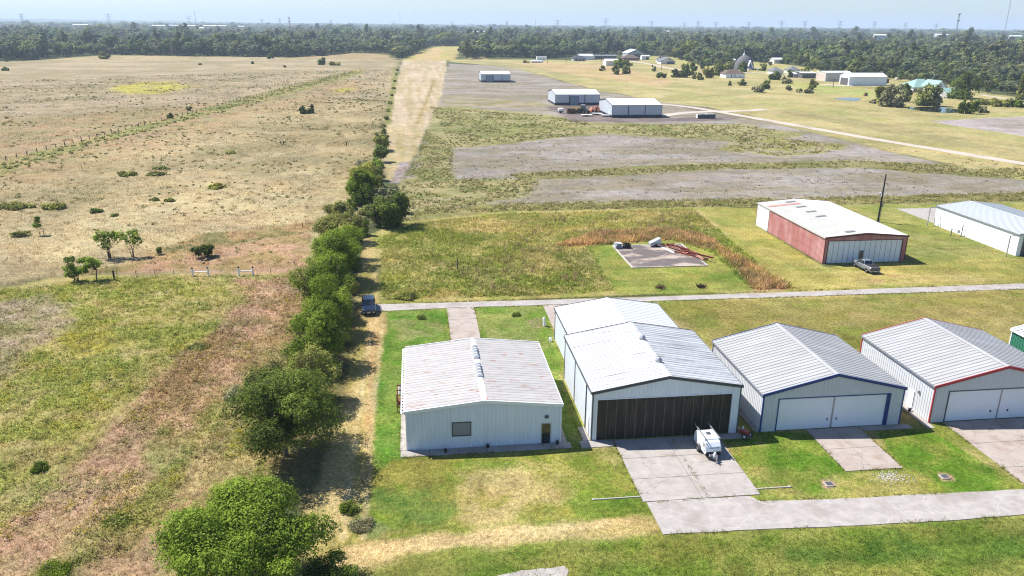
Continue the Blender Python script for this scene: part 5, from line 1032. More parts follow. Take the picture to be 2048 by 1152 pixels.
MB().box(-.76, .76, -.86, -.82, 1.93, 1.95).build('roof_seam', M_STEEL, cp)
tg = MB(); tg.bar((-.6, -1.3, .42), (0, -2.55, .42), .08); tg.bar((.6, -1.3, .42), (0, -2.55, .42), .08); tg.bar((0, -1.3, .42), (0, -2.75, .42), .08)
tg.build('tow_frame', M_DKTRIM, cp)
MB().tube([(0, -2.45, .02), (0, -2.45, .95)], .05, 8).build('jockey_stand', M_CHROME, cp)
MB().lathe([(.05, .45), (.15, .47), (.15, .85), (.09, .98), (.05, 1.02)], (0, -1.95, 0), n=14).build('gas_bottle', M_WHITE, cp)
MB().bevbox(-.55, .1, -1.85, -1.6, .44, .66, .04).build('battery_box', M_STEEL, cp)
ds = MB(); # dark slanting flash and the row of dark marks on the nose
def nose(x, t): # t 0 low .. 1 high on the slanted nose
    a, b = (-1.55, 1.0), (-1.45, 1.35); return (x, a[0]+(b[0]-a[0])*t-.012, a[1]+(b[1]-a[1])*t)
def nose2(x, t):
    a, b = (-1.45, 1.35), (-1.15, 1.72); return (x, a[0]+(b[0]-a[0])*t-.012, a[1]+(b[1]-a[1])*t+.008)
ds.quad(nose2(-.72, .75), nose2(-.66, .9), nose2(-.46, .05), nose2(-.56, 0.02))
M_MARK = mat('dark_marking', (.05, .07, .10), .5)
for i, (xx, ww, hh) in enumerate([(-.38, .10, .42), (-.24, .08, .26), (-.13, .08, .26), (-.02, .08, .26), (.09, .08, .26), (.20, .08, .26), (.36, .10, .36), (.49, .10, .36)]):
    ds.quad(nose(xx, .5), nose(xx+ww*.7, .5), nose(xx+ww, .5+hh), nose(xx+ww*.3, .5+hh))
ds.build('nose_marking', M_MARK, cp)
# red cart with a white wheel by the hangar corner
M_REDP = mat('dull_red_paint', (.26, .045, .03), .5, var=.2)
ct = empty('hand_cart', (32.6, 67.9, 0), .5, 'dull red tow cart with white wheel hubs in the shade between two hangars', 'cart')
MB().bevbox(-.35, .35, -.5, .55, .32, .72, .08).build('body', M_REDP, ct)
MB().tube([(0, .45, .5), (0, 1.0, .75), (0, 1.25, 1.15)], .035, 6).bar((-.3, 1.25, 1.15), (.3, 1.25, 1.15), .05).build('handle', M_STEEL, ct)
for s in (-1, 1):
    w_ = MB().lathe([(.10, -.07), (.27, -.07), (.30, 0), (.27, .07), (.10, .07)], (s*.45, -.45, .30), 'x', 16).build('wheel', M_BLACK, ct)
    MB().lathe([(.17, -.08), (.17, .08)], (s*.45, -.45, .30), 'x', 12).build('rim', M_WHITE, w_)
MB().lathe([(.1, 0), (.1, .2), (.05, .25)], (.15, .3, .72), n=10).build('canister', M_WHITE, ct)
# things at the shed's left wall
M_RUST = mat('rusty_iron', (.16, .055, .03), .8, var=.3, scale=6)
rk = empty('rusty_rack', (-2.55, 78.2, .05), 0, 'rusty iron pipe rack on the concrete by the shed\'s left wall', 'rack')
for yy in (-1.3, 0, 1.3):
    MB().bar((-.30, yy, 0), (-.30, yy, 2.0), .10).bar((.28, yy, 0), (.28, yy, 2.0), .10).bar((-.3, yy, 1.95), (.28, yy, 1.95), .10).build('rack_frame', M_RUST, rk)
for z in (.5, 1.2, 1.85): MB().bar((-.3, -1.3, z), (-.3, 1.3, z), .08).bar((.28, -1.3, z), (.28, 1.3, z), .08).build('rack_rail', M_RUST, rk)
MB().bevbox(-.24, .24, -.9, -.1, .55, 1.1, .05).build('rack_bin', M_RUST, rk)
bl = empty('barrel', (-2.5, 81.3, .05), 0, 'white barrel beside the rusty rack at the shed\'s left wall', 'barrel')
MB().lathe([(.28, 0), (.30, .05), (.29, .3), (.305, .32), (.29, .34), (.29, .6), (.305, .62), (.29, .64), (.30, .88), (.28, .9)], (0, 0, 0), n=18).build('drum', M_WHITE, bl)
MB().lathe([(.27, .9), (.27, .93), (.1, .935)], (0, 0, 0), n=18).build('lid', M_DKTRIM, bl)
sp = empty('utility_pedestal', (17.1, 100.6, 0), .3, 'white leaning utility pedestal in the grass beside the rear white hangar', 'pedestal')
MB().loft([[(-.16+o, -.10, z), (.16+o, -.10, z), (.16+o, .12, z), (-.16+o, .12, z)] for z, o in ((0, 0), (1.15, -.06))]).build('cabinet', M_WHITE, sp)
MB().loft([[(-.22, -.14, 1.15), (.10, -.14, 1.15), (.10, .16, 1.15), (-.22, .16, 1.15)], [(-.16, -.06, 1.30), (.05, -.06, 1.30), (.05, .08, 1.30), (-.16, .08, 1.30)]]).build('cap', M_WHITE, sp)
MB().bar((.18, .1, 0), (.12, .14, 1.2), .06).build('stake', M_STEEL, sp)
wc = empty('white_canister', (17.0, 95.0, 0), 0, 'small white canister at the foot of the rear white hangar\'s left wall', 'canister')
MB().lathe([(.17, 0), (.19, .05), (.19, .48), (.12, .58), (.05, .6)], (0, 0, 0), n=14).build('tank', M_WHITE, wc); MB().lathe([(.07, .6), (.07, .68)], (0, 0, 0), n=8).build('valve', M_DKTRIM, wc)
for x, y, lb in ((2.0, 67.9, 'small black lamp stub on the walk below the shed window'), (6.2, 68.35, 'small dark drain box at the middle of the shed\'s front wall'), (13.2, 68.3, 'small dark bucket on the walk beside the shed door'), (52.95, 71.2, 'small dark bucket below the red-trimmed hangar\'s white side door')):
    bk = empty('bucket', (x, y, .05), 0, lb, 'bucket'); MB().lathe([(.12, 0), (.17, .32), (.18, .34), (.14, .33)], (0, 0, 0), n=12).build('pail', M_BLACK, bk); MB().tube([(-.17, 0, .33), (-.1, 0, .46), (.1, 0, .46), (.17, 0, .33)], .012, 5).build('handle', M_STEEL, bk)
# concrete culvert ends
for x0, x1, y, lb in ((14.8, 19.0, 58.45, 'pale concrete culvert edge in the grass left of the front apron'), (29.4, 33.0, 58.5, 'pale concrete culvert edge in the grass right of the front apron')):
    r_ = empty('culvert_edge', (x0, y, 0), 0, lb, 'culvert'); MB().bevbox(0, x1-x0, -.06, .06, -.05, .08, .02).build('kerb', M_CURB, r_); MB().bevbox(-.18 if x0 < 20 else x1-x0-.05, .05 if x0 < 20 else x1-x0+.18, -.10, .12, -.05, .11, .03).build('end_block', M_CURB, r_)
for (px, py), lb in (((1658, 969), 'dark drain cover in a bare patch left of the broken white rubble'), ((1889, 954), 'dark drain cover in a bare patch right of the broken white rubble')):
    g_ = G(px, py); r_ = empty('drain_cover', tuple(g_), 0, lb, 'drain'); MB().bevbox(-.45, .45, -.4, .4, -.1, .10, .04).build('frame', M_CONC2, r_); MB().box(-.3, .3, -.26, .26, .10, .13).build('grate', M_DKTRIM, r_)
# rubble of broken white concrete
rng = np.random.RandomState(5); c0 = G(1775, 955); rub = MB()
for k in range(170):
    x, y = c0[0]+rng.normal()*.95+.4, c0[1]+rng.normal()*.5; s = rng.uniform(.03, .09)
    ring = [(x+math.cos(a)*s*rng.uniform(.7, 1.2), y+math.sin(a)*s*rng.uniform(.7, 1.2)) for a in np.linspace(0, 2*math.pi, 6)[:-1]]
    rub.loft([[(a, b, 0) for a, b in ring], [(x+(a-x)*.7, y+(b-y)*.7, s*.6) for a, b in ring]])
rub.build('concrete_rubble', mat('white_rubble', alb(235, 228, 218), .9, var=.2), label='broken white concrete rubble spilling from the end of the blue-trimmed hangar driveway', cat='rubble', kind='stuff')

# ---- objects on and near the old pad
tr = empty('utility_trailer', (44.6, 139.3, .1), .1, 'small grey utility trailer with a tilted silver lid at the back of the old pad', 'trailer'); tr.scale = (.82, .82, .75)
MB().bevbox(-1.3, 1.3, -.7, .7, .5, .85, .05).build('body', M_STEEL, tr)
MB().loft([[(-1.3, -.72, .9), (-1.3, .72, .9), (-1.25, .72, 1.05), (-1.25, -.72, 1.05)], [(1.25, -.72, .95), (1.25, .72, .95), (1.1, .72, 2.2), (1.1, -.72, 2.2)]]).build('lid', mat('silver_lid', (.40, .45, .48), .4, .2), tr)
for s in (-1, 1): wheel(tr, 0, 0, .36, .2, s).__class__; 
for ch in [c for c in tr.children if c.name.startswith('wheel')]: ch.rotation_euler = (0, 0, math.pi/2)
for i, ch in enumerate([c for c in tr.children if c.name.startswith('wheel')]): ch.location = (0.1, -.78 if i else .78, 0)
MB().bar((1.3, -.4, .55), (2.5, 0, .5), .08).bar((1.3, .4, .55), (2.5, 0, .5), .08).build('drawbar', M_DKTRIM, tr)
MB().bar((-1.3, -.6, 0), (-1.3, -.6, .6), .1).build('prop_leg', M_WHITE, tr)
rng = np.random.RandomState(8)
M_TRUSS = mat('red_oxide_steel', (.42, .12, .065), .6, var=.25, scale=3, c2=(.52, .30, .22), c2t=(.5, .7), c2s=2.0)
M_TRUSS2 = mat('faded_pink_steel', (.50, .28, .22), .65, var=.25, scale=3); M_TRUSS3 = mat('dark_red_steel', (.22, .05, .035), .65, var=.25, scale=3)
for i in range(12):
    cx = 47.6+.24*i+rng.uniform(-.15, .15); cyy = 137.2-.62*i+rng.uniform(-.3, .5); Ln = rng.uniform(3.6, 6.0); a = math.pi/2+.55+rng.uniform(-.4, .4)
    z = .12+(.28 if i % 3 == 1 else .56 if i % 3 == 2 else 0)
    lb = ['front end beam', 'second beam from the front end'][0]
    r_ = empty('steel_beam', (cx, cyy, z), a, 'one of the red-oxide steel beams heaped along the right side of the old pad', 'beam', 'red steel beams heaped on the old pad')
    MB().box(-Ln/2, Ln/2, -.12, .12, 0, .03).box(-Ln/2, Ln/2, -.12, .12, .25, .28).box(-Ln/2, Ln/2, -.02, .02, .03, .25).build('web_and_flanges', [M_TRUSS, M_TRUSS2, M_TRUSS3][i % 3], r_)
    for e in (-1, 1): MB().box(e*Ln/2-.02, e*Ln/2+.02, -.16, .16, -.0, .34).build('end_plate', M_TRUSS, r_)
r_ = empty('steel_channel', (46.2, 136.6, .1), math.pi/2+.25, 'single pale steel channel lying on the old pad in front of the small trailer', 'beam'); MB().box(-2.3, 2.3, -.14, .14, 0, .03).box(-2.3, 2.3, -.14, -.11, .03, .14).box(-2.3, 2.3, .11, .14, .03, .14).build('channel', M_WHITE, r_)
r_ = empty('steel_channel', (47.2, 140.3, .1), .02, 'rusty steel channel lying crosswise behind the red beams', 'beam'); MB().box(-1.6, 1.6, -.1, .1, 0, .12).box(-1.6, 1.6, -.1, -.07, .12, .2).build('channel', M_RUST, r_)
r_ = empty('sheet_stack', (37.3, 138.9, .1), .2, 'stack of pale crumpled roofing sheets at the left back corner of the old pad', 'sheets')
for k in range(5): MB().loft([[(-.8+.1*k, -.5, .1+.22*k), (.7, -.6, .05+.2*k), (.7, .6, .1+.2*k), (-.7, .5, .16+.22*k)], [(-.8+.1*k, -.5, .13+.22*k), (.7, -.6, .08+.2*k), (.7, .6, .13+.2*k), (-.7, .5, .19+.22*k)]]).build('roofing_sheet', mat('pale_tin', (.6, .62, .62), .5, .2, var=.1), r_)
r_ = empty('crate', (39.0, 138.7, .1), .1, 'open black plastic crate beside the pale roofing sheets on the old pad', 'crate'); MB().box(-.6, .6, -.5, -.44, 0, .8).box(-.6, .6, .44, .5, 0, .8).box(-.6, -.54, -.44, .44, 0, .8).box(.54, .6, -.44, .44, 0, .8).build('sides', M_BLACK, r_); MB().box(-.54, .54, -.44, .44, .02, .06).build('bottom', M_BLACK, r_)
for (px, py), lb, k in (((1322, 576), 'pale brown brush heap on the mown grass near the lane', 'grey'), ((1402, 574), 'dark brush heap on the mown grass near the lane, right of the pale one', 'dark')):
    g_ = G(px, py); rr_ = empty('brush_heap', tuple(g_), 0, lb, 'brush heap'); b = MB(); rng = np.random.RandomState(px)
    for q in range(150):
        a, e = rng.uniform(0, 6.28), rng.uniform(.05, 1.1); l = rng.uniform(.4, 1.0); o = rng.normal(size=2)*.35
        b.tube([(o[0], o[1], .02), (o[0]+math.cos(a)*l*math.cos(e)*.8, o[1]+math.sin(a)*l*math.cos(e)*.8, .05+l*math.sin(e)*.8)], [.03, .012], 4, cap=False)
    b.build('branches', mat('dry_branches', alb(150, 118, 90) if k == 'grey' else alb(84, 60, 48), .9, var=.3), rr_)

# ---- posts, gate and fences
M_POSTW = mat('weathered_post', alb(150, 132, 112), .9, var=.25, scale=5); M_POSTD = mat('dark_post', alb(78, 62, 50), .9, var=.25, scale=5)
for (px, py), h, r, m, nm, lb in (((915, 541), 2.1, .13, M_POSTW, 'wooden_post', 'weathered post standing alone in the weedy lot'), ((822, 602), 1.3, .09, M_POSTW, 'wooden_post', 'short weathered post near the lane at the left of the weedy lot'), ((229, 561), 1.7, .16, M_POSTD, 'wooden_post', 'dark wooden fence post beside the bright flat-topped tree'), ((562, 289), 1.2, .2, M_POSTD, 'wooden_post', 'left of the pair of dark posts in mid pasture'), ((567, 289), 1.2, .2, M_POSTD, 'wooden_post', 'right of the pair of dark posts in mid pasture'), ((605, 454), 1.0, .09, M_POSTW, 'wooden_post', 'short post with a white base near the pasture ditch'), ((693, 291), 1.2, .18, M_POSTD, 'wooden_post', 'dark post at the right of the pasture near the hedgerow')):
    g_ = G(px, py); MB().lathe([(r, -.1), (r*.95, h*.5), (r*.92, h-.05), (r*.6, h)], (0, 0, 0), n=10).build(nm, m, label=lb, cat='post').location = tuple(g_)
gf = empty('gate_fence', (-37.2, 128.5, 0), 0, 'white pipe gate posts in two braced pairs with dark caps and wire between', 'fence')
for x in (0, 2.5, 7.4, 9.7):
    y_ = -.03*x; p_ = MB().lathe([(.15, -.1), (.15, 1.35)], (x, y_, 0), n=12).build('post', M_WHITE, gf); MB().lathe([(.16, 1.35), (.17, 1.42), (.10, 1.56)], (x, y_, 0), n=12).build('cap', M_POSTD, p_)
for a, b in ((0, 2.5), (7.4, 9.7)): MB().tube([(a, -.03*a, .78), (b, -.03*b, .78)], .09, 8).build('brace', M_WHITE, gf)
for z in (.45, .8, 1.15): MB().tube([(2.5, -.08, z), (7.4, -.22, z)], .015, 4).build('wire', M_STEEL, gf)
MB().tube([(9.7, -.3, 1.0), (22.5, -.6, 1.0)], .012, 4).tube([(9.7, -.3, .6), (22.5, -.6, .6)], .012, 4).tube([(0, 0, 1.0), (-15.0, .2, 1.0)], .012, 4).tube([(0, 0, .6), (-15.0, .2, .6)], .012, 4).build('wire', M_STEEL, gf)
for x in (12.6, 15.6, 18.6, -3.0, -6.0, -9.0, -12.0): MB().bar((x, -.03*x, 0), (x, -.03*x, 1.2), .06).build('stake', M_POSTD, gf)
ff = empty('pasture_fence', tuple(G(0, 325)), 0, 'long line of dark posts with sagging wire crossing the far pasture', 'fence')
a = G(-10, 327); b = G(706, 144); o_ = np.array(ff.location); rng = np.random.RandomState(3); n = 92; tops = []
for i in range(n):
    p = a+(b-a)*i/(n-1)-o_; h = rng.uniform(1.2, 1.75); t = rng.normal(size=2)*.06
    MB().tube([(p[0], p[1], -.1), (p[0]+t[0], p[1]+t[1], h)], [.13, .11], 6).build('post', M_POSTD, ff); tops.append((p[0], p[1]))
for z in (.6, 1.05): MB().tube([(x, y, z) for x, y in tops], .014, 4, cap=False).build('wire', M_STEEL, ff)
# utility pole
up = empty('utility_pole', (98.9, 154.3, 0), 0, 'tall black utility pole with a pale transformer can behind the red hangar', 'pole')
MB().tube([(0, 0, -.1), (.05, 0, 5), (.15, 0, 10.4)], [.20, .17, .13], 12).build('shaft', mat('tarred_pole', (.012, .010, .009), .8, var=.3), up)
MB().lathe([(.22, 0), (.27, .05), (.27, .85), (.2, .92)], (-.45, -.1, 5.6), n=14).build('transformer', M_CHROME, up)
MB().bar((-.25, -.1, 6.2), (.1, 0, 6.2), .08).build('bracket', M_STEEL, up)
MB().bar((.25, 0, 6.4), (.8, 0, 6.65), .07).bevbox(.7, .95, -.1, .1, 6.9, 7.3, .03).bar((.1, 0, 7.0), (.75, 0, 7.1), .05).build('fuse_cutout', M_STEEL, up)
MB().tube([(.3, -.1, 0), (.32, -.1, 2.2), (.34, -.1, 3.6)], .06, 6).bevbox(.25, .6, -.25, .0, 3.3, 4.1, .03).build('meter_riser', M_STEEL, up)

# ---- machinery on the cleared lot
def at(px, py): return tuple(G(px, py))
M_YEL = mat('yellow_machine', (.58, .34, .07), .5, var=.15); M_ORG = mat('orange_machine', (.60, .19, .07), .5, var=.15); M_BRN = mat('brown_bin', (.09, .05, .035), .7, var=.25); M_TRB = mat('dark_tractor', (.02, .035, .06), .35, coat=.4)
q = empty('water_tank', at(1121, 226), 0, 'white wheeled tank left of the machinery row', 'tank')
MB().lathe([(.2, -1.3), (.85, -1.15), (.95, 0), (.85, 1.15), (.2, 1.3)], (0, 0, 1.5), 'x', 16).build('tank', M_WHITE, q); MB().box(-1.6, 1.6, -.8, .8, .45, .62).build('chassis', M_DKTRIM, q)
for s in (-1, 1): MB().lathe([(.2, -.12), (.45, -.12), (.45, .12), (.2, .12)], (0, s*.9, .45), 'y', 14).build('wheel', M_BLACK, q)
q = empty('steel_bin', at(1142, 227), .0, 'dark brown open steel bin in the machinery row', 'bin')
MB().box(-2.0, 2.0, -1.1, -1.0, .1, 2.2).box(-2, 2, 1.0, 1.1, .1, 2.2).box(-2, -1.9, -1, 1, .1, 2.2).box(1.9, 2, -1, 1, .1, 2.2).build('sides', M_BRN, q); MB().box(-1.9, 1.9, -1, 1, .12, .2).build('bottom', M_BRN, q)
for x in (-1, 0, 1): MB().box(x-.06, x+.06, -1.16, -1.1, .1, 2.2).build('rib', M_BRN, q)
def tractor(px, py, rz, label, paint, cab, loader, s=1.0):
    q = empty('tractor', at(px, py), rz, label, 'tractor')
    MB().loft([[(x*s, y*s, z*s) for x, y, z in r] for r in ([(2.0, -.42, .8), (2.0, .42, .8), (2.0, .38, 1.45), (2.0, -.38, 1.45)], [(.3, -.45, .8), (.3, .45, .8), (.3, .42, 1.7), (.3, -.42, 1.7)])]).build('hood', paint, q)
    MB().box(-1.2*s, .3*s, -.5*s, .5*s, .75*s, 1.25*s).build('chassis', M_DKTRIM, q)
    if cab:
        MB().loft([[(-1.0*s, -.75*s, 1.25*s), (.35*s, -.75*s, 1.25*s), (.35*s, .75*s, 1.25*s), (-1.0*s, .75*s, 1.25*s)], [(-.85*s, -.65*s, 2.7*s), (.2*s, -.65*s, 2.7*s), (.2*s, .65*s, 2.7*s), (-.85*s, .65*s, 2.7*s)]]).build('cab', M_GLASSDK, q)
        MB().bevbox(-.95*s, .3*s, -.72*s, .72*s, 2.7*s, 2.86*s, .06).build('cab_roof', M_CHROME, q)
    else:
        MB().box(-.8*s, -.3*s, -.3*s, .3*s, 1.25*s, 1.75*s).build('seat', M_BLACK, q); MB().bar((-.9*s, -.45*s, 1.2*s), (-.9*s, -.45*s, 2.6*s), .08).bar((-.9*s, .45*s, 1.2*s), (-.9*s, .45*s, 2.6*s), .08).bar((-.9*s, -.5*s, 2.6*s), (-.9*s, .5*s, 2.6*s), .08).build('roll_bar', paint, q)
    for x, r in ((-.75, .85), (1.55, .55)):
        for e in (-1, 1): MB().lathe([(.25*s, -.22*s), (r*s, -.2*s), (r*s, .2*s), (.25*s, .22*s)], (x*s, e*.95*s, r*s), 'y', 16).build('wheel', M_BLACK, q)
    if loader:
        for e in (-1, 1): MB().bar((.2*s, e*.6*s, 1.6*s), (2.4*s, e*.6*s, 1.9*s), .14).bar((2.4*s, e*.6*s, 1.9*s), (3.1*s, e*.6*s, .7*s), .12).build('loader_arm', paint, q)
        MB().loft([[(3.0*s, -1.05*s, .2*s), (3.7*s, -1.05*s, .15*s), (3.0*s, -1.05*s, .95*s)], [(3.0*s, 1.05*s, .2*s), (3.7*s, 1.05*s, .15*s), (3.0*s, 1.05*s, .95*s)]]).build('bucket', M_STEEL, q)
    return q
tractor(1156, 226, 2.4, 'yellow open-seat loader tractor beside the brown bin', M_YEL, False, True, 1.25)
tractor(1167, 226, -1.2, 'dark blue tractor with glass cab, tallest in the machinery row', M_TRB, True, False, 1.35)
q = empty('boom_lift', at(1186, 225), .4, 'faded orange boom lift in the machinery row', 'machine')
MB().bevbox(-1.6, 1.6, -1.1, 1.1, .6, 1.3, .1).build('chassis', M_ORG, q); MB().bevbox(-1.5, .4, -.9, .9, 1.3, 2.2, .15).build('turret', mat('faded_orange', (.66, .30, .22), .5), q)
MB().bar((-1.2, 0, 2.1), (2.4, 0, 2.9), .45).bar((2.4, 0, 2.9), (3.2, 0, 1.5), .3).build('boom', M_ORG, q); MB().box(2.8, 3.8, -.8, .8, .9, 1.0).bar((2.8, -.8, 1.9), (3.8, -.8, 1.9), .08).bar((2.8, .8, 1.9), (3.8, .8, 1.9), .08).build('basket', M_ORG, q)
for x in (-1.1, 1.1):
    for e in (-1, 1): MB().lathe([(.2, -.2), (.6, -.2), (.6, .2), (.2, .2)], (x, e*1.2, .6), 'y', 14).build('wheel', M_BLACK, q)
tractor(1200, 223, .3, 'orange open-seat tractor nearest the steel building', M_ORG, False, True, 1.2)
def flat_trailer(px, py, rz, label, Ln, m):
    q = empty('flat_trailer', at(px, py), rz, label, 'trailer'); MB().box(-Ln/2, Ln/2, -1.05, 1.05, .62, .74).build('deck', m, q); MB().box(-Ln/2, Ln/2, -.6, -.5, .45, .62).box(-Ln/2, Ln/2, .5, .6, .45, .62).bar((Ln/2, 0, .5), (Ln/2+1.4, 0, .5), .12).build('frame', M_DKTRIM, q)
    for x in (-.5, .5):
        for e in (-1, 1): MB().lathe([(.15, -.1), (.36, -.1), (.36, .1), (.15, .1)], (x, e*1.15, .36), 'y', 12).build('wheel', M_BLACK, q)
flat_trailer(1173, 232.5, -.1, 'low black trailer with a pale deck in front of the tractors', 5.0, M_WHITE)
flat_trailer(1194, 229.5, -.45, 'white-decked trailer, left of the pair by the building corner', 5.0, M_WHITE)
flat_trailer(1212, 233.0, -.25, 'white-decked trailer tight against the building corner', 4.2, M_WHITE)
q = empty('skip_container', at(1411, 236.5), .02, 'long open steel skip filled with pale rubbish beside the gravel drive', 'skip')
MB().side([(-1.1, .1), (-1.2, 1.9), (-1.1, 1.9), (-1.0, .2), (1.0, .2), (1.1, 1.9), (1.2, 1.9), (1.1, .1)], -4.2, 4.2).build('hull', mat('grey_skip', (.10, .10, .10), .6, var=.2), q)
for x in np.linspace(-4, 4, 9): MB().bar((x, -1.14, .1), (x, -1.24, 1.9), .12).build('rib', M_DKTRIM, q)
MB().box(-4.25, -4.2, -1.1, 1.1, .1, 1.9).build('end_wall', mat('pale_end', (.6, .56, .54), .6), q)
rb_ = MB(); rng = np.random.RandomState(4)
for k in range(30):
    x, y, s = rng.uniform(-3.8, 3.8), rng.uniform(-.8, .8), rng.uniform(.2, .6); rb_.bevbox(x-s, x+s, y-s*.5, y+s*.5, 1.2, 1.6+s*.6, .05)
rb_.build('rubbish', M_WHITE, q)

# ------------------------------------------------------------------ far houses
M_SHING = mat('brown_shingles', alb(128, 106, 94), .85, var=.12, scale=2); M_SHING2 = mat('grey_shingles', alb(140, 142, 146), .85, var=.12, scale=2); M_GREENR = mat('green_metal_roof', (.26, .40, .35), .4, .1, var=.08)
M_BRICKD = mat('dark_house_wall', (.10, .10, .11), .7); M_TANW = mat('tan_siding', (.50, .41, .33), .6); M_GREYW = mat('grey_house_wall', (.40, .40, .40), .6)
M_CREAM = mat('cream_wall', (.66, .62, .56), .6)
def house(name, label, cat, px0, px1, py, depth, eave, ridge, wall, roof, hip=0.0, ang=0.0, front=(), ov=.6, axis='x', py1=None):
    "front face between two ground pixels; ridge along the front"
    a = G(px0, py); b = G(px1, py1 or py); w = float(np.linalg.norm((b-a)[:2])); rz = math.atan2(b[1]-a[1], b[0]-a[0])
    w = min(w, 60); q = empty(name, (a[0], a[1], 0), rz*.25+ang, label, cat); d = depth
    wl = MB().box(0, w, 0, d, 0, eave)
    if not hip:
        if axis == 'x': wl.add([(0, 0, eave), (0, d, eave), (0, d/2, ridge-.1), (w, 0, eave), (w, d, eave), (w, d/2, ridge-.1)], [(0, 1, 2), (4, 3, 5)])
        else: wl.add([(0, 0, eave), (w, 0, eave), (w/2, 0, ridge-.1), (0, d, eave), (w, d, eave), (w/2, d, ridge-.1)], [(0, 1, 2), (4, 3, 5)])
    wl.build('wall', wall, q)
    r = MB(); e = eave-.08
    if axis == 'x':
        h = hip*d/2
        V = [(-ov, -ov, e), (w+ov, -ov, e), (w+ov, d+ov, e), (-ov, d+ov, e), (h-ov*(not hip), d/2, ridge), (w-h+ov*(not hip), d/2, ridge)]
        F = [(0, 1, 5, 4), (2, 3, 4, 5), (0, 4, 3), (1, 2, 5)] if hip else [(0, 1, 5, 4), (2, 3, 4, 5)]
    else:
        V = [(-ov, -ov, e), (w+ov, -ov, e), (w+ov, d+ov, e), (-ov, d+ov, e), (w/2, -ov, ridge), (w/2, d+ov, ridge)]
        F = [(0, 4, 5, 3), (1, 2, 5, 4)]
    r.add(V, F); r.add([(x, y, z-.16) for x, y, z in V], [f[::-1] for f in F])
    n = len(V)
    bd = [(0, 1), (1, 2), (2, 3), (3, 0)] if (hip or axis == 'x' and False) else ([(0, 1), (1, 5), (5, 2), (2, 3), (3, 4), (4, 0)] if axis == 'x' else [(0, 4), (4, 1), (1, 2), (2, 5), (5, 3), (3, 0)])
    r.add([p for i, j in bd for p in (V[i], V[j], (V[j][0], V[j][1], V[j][2]-.16), (V[i][0], V[i][1], V[i][2]-.16))], [(4*k+3, 4*k+2, 4*k+1, 4*k) for k in range(len(bd))])
    r.build('roof', roof, q)
    for kind, u0, u1, z0, z1, m in front:
        f_ = MB().box(w*u0, w*u1, -.10, .02, z0, z1).build(kind, m, q)
        MB().box(w*u0-.12, w*u1+.12, -.07, 0, z1, z1+.14).build('lintel', M_WHITE, f_)
    q['w'] = 0; del q['w']
    return q, w
GD = ('garage_door', ); WN = M_GLASSDK
house('brown_house', 'brick house with brown hip roof among the far trees, white hangar behind it', 'house', 1247, 1278, 121, 14, 3, 6.5, mat('red_brick', (.20, .10, .075), .8), M_SHING, .9, front=(('window', .2, .3, 1, 2.3, WN), ('window', .6, .7, 1, 2.3, WN)))
house('far_hangar', 'big pale hangar rising behind the brown-roofed brick house', 'hangar', 1255, 1286, 117, 24, 6.5, 11, M_GREYW, M_WHITE, 0, front=(('hangar_door', .35, .9, 0, 5.5, M_DKTRIM),), axis='y')
q, w = house('motorhome', 'white motorhome shelter right of the brown-roofed brick house', 'shelter', 1284, 1298, 119.5, 8, 4.5, 5.4, M_WHITE, M_WHITE, 0, front=(('opening', .55, .95, 0, 3.4, M_DKTRIM),))
house('garage_house', 'grey-roofed house with dark garage door and gable facing the meadow', 'house', 1322, 1350, 128.5, 14, 3.2, 7.2, M_CREAM, M_SHING2, 0, front=(('garage_door', .42, .9, 0, 3, M_BRICKD), ('window', .55, .68, 4.2, 5.2, WN)), axis='y')
house('house_wing', 'hip-roofed side wing joined to the left of the garage house', 'house', 1319, 1334, 125, 14, 3, 6.6, M_CREAM, M_SHING2, .8)
house('dark_house', 'low dark house with dark roof and pale arches at the far meadow edge', 'house', 1147, 1171, 122, 12, 3, 6, mat('pale_arches', (.38, .38, .38), .7), mat('charcoal_roof', (.04, .045, .06), .8), .7, front=(('opening', .15, .35, 0, 2.4, M_BRICKD), ('opening', .45, .62, 0, 2.4, M_BRICKD), ('opening', .72, .9, 0, 2.4, M_BRICKD)))
house('white_barn', 'long white metal barn right behind the low dark house', 'barn', 1160, 1186, 119.5, 16, 5, 6.5, M_WHITE, M_WHITE, 0)
house('long_barn', 'long dark shed in front of the woods right of the white barn', 'shed', 1190, 1232, 118.5, 10, 4.2, 5.2, M_BRICKD, mat('slate_roof', (.16, .19, .2), .7), 0)
house('meadow_shed', 'white meadow shed half hidden by trees', 'shed', 1212, 1236, 131.5, 14, 5, 6.6, M_CREAM, M_WHITE, 0)
house('cottage', 'white cottage with brown hip roof standing in the meadow', 'house', 1451, 1489, 156, 12, 3.4, 6.4, mat('cottage_white', (.78, .81, .84), .5), M_SHING, .8, front=(('window', .28, .33, 1.2, 2.6, WN), ('window', .46, .51, 1.2, 2.6, WN), ('window', .76, .80, 0.3, 1.3, WN)))
house('white_roofed_shed', 'white-roofed shed behind the brown-roofed cottage, left of the dome house', 'shed', 1449, 1470, 127, 10, 4, 5, M_GREYW, M_WHITE, 0)
house('white_roofed_barn', 'long white-roofed barn among the trees right of the dome house', 'barn', 1548, 1574, 127, 14, 4.6, 6, M_CREAM, M_WHITE, 0)
house('grey_house', 'grey hip-roofed house partly hidden by dark shrubs, left end', 'house', 1546, 1566, 149, 12, 3.2, 6, M_CREAM, M_SHING2, .8)
house('grey_house', 'grey hip-roofed house behind the white car port front', 'house', 1580, 1600, 147, 12, 3.2, 6.4, M_CREAM, M_SHING2, .8)
house('carport', 'white-fronted garage left of the long grey workshop', 'garage', 1586, 1604, 155, 9, 3.2, 4, M_WHITE, M_WHITE, 0, front=(('opening', .1, .4, 0, 2.3, M_TANW), ('opening', .55, .85, 0, 2.3, M_TANW)))
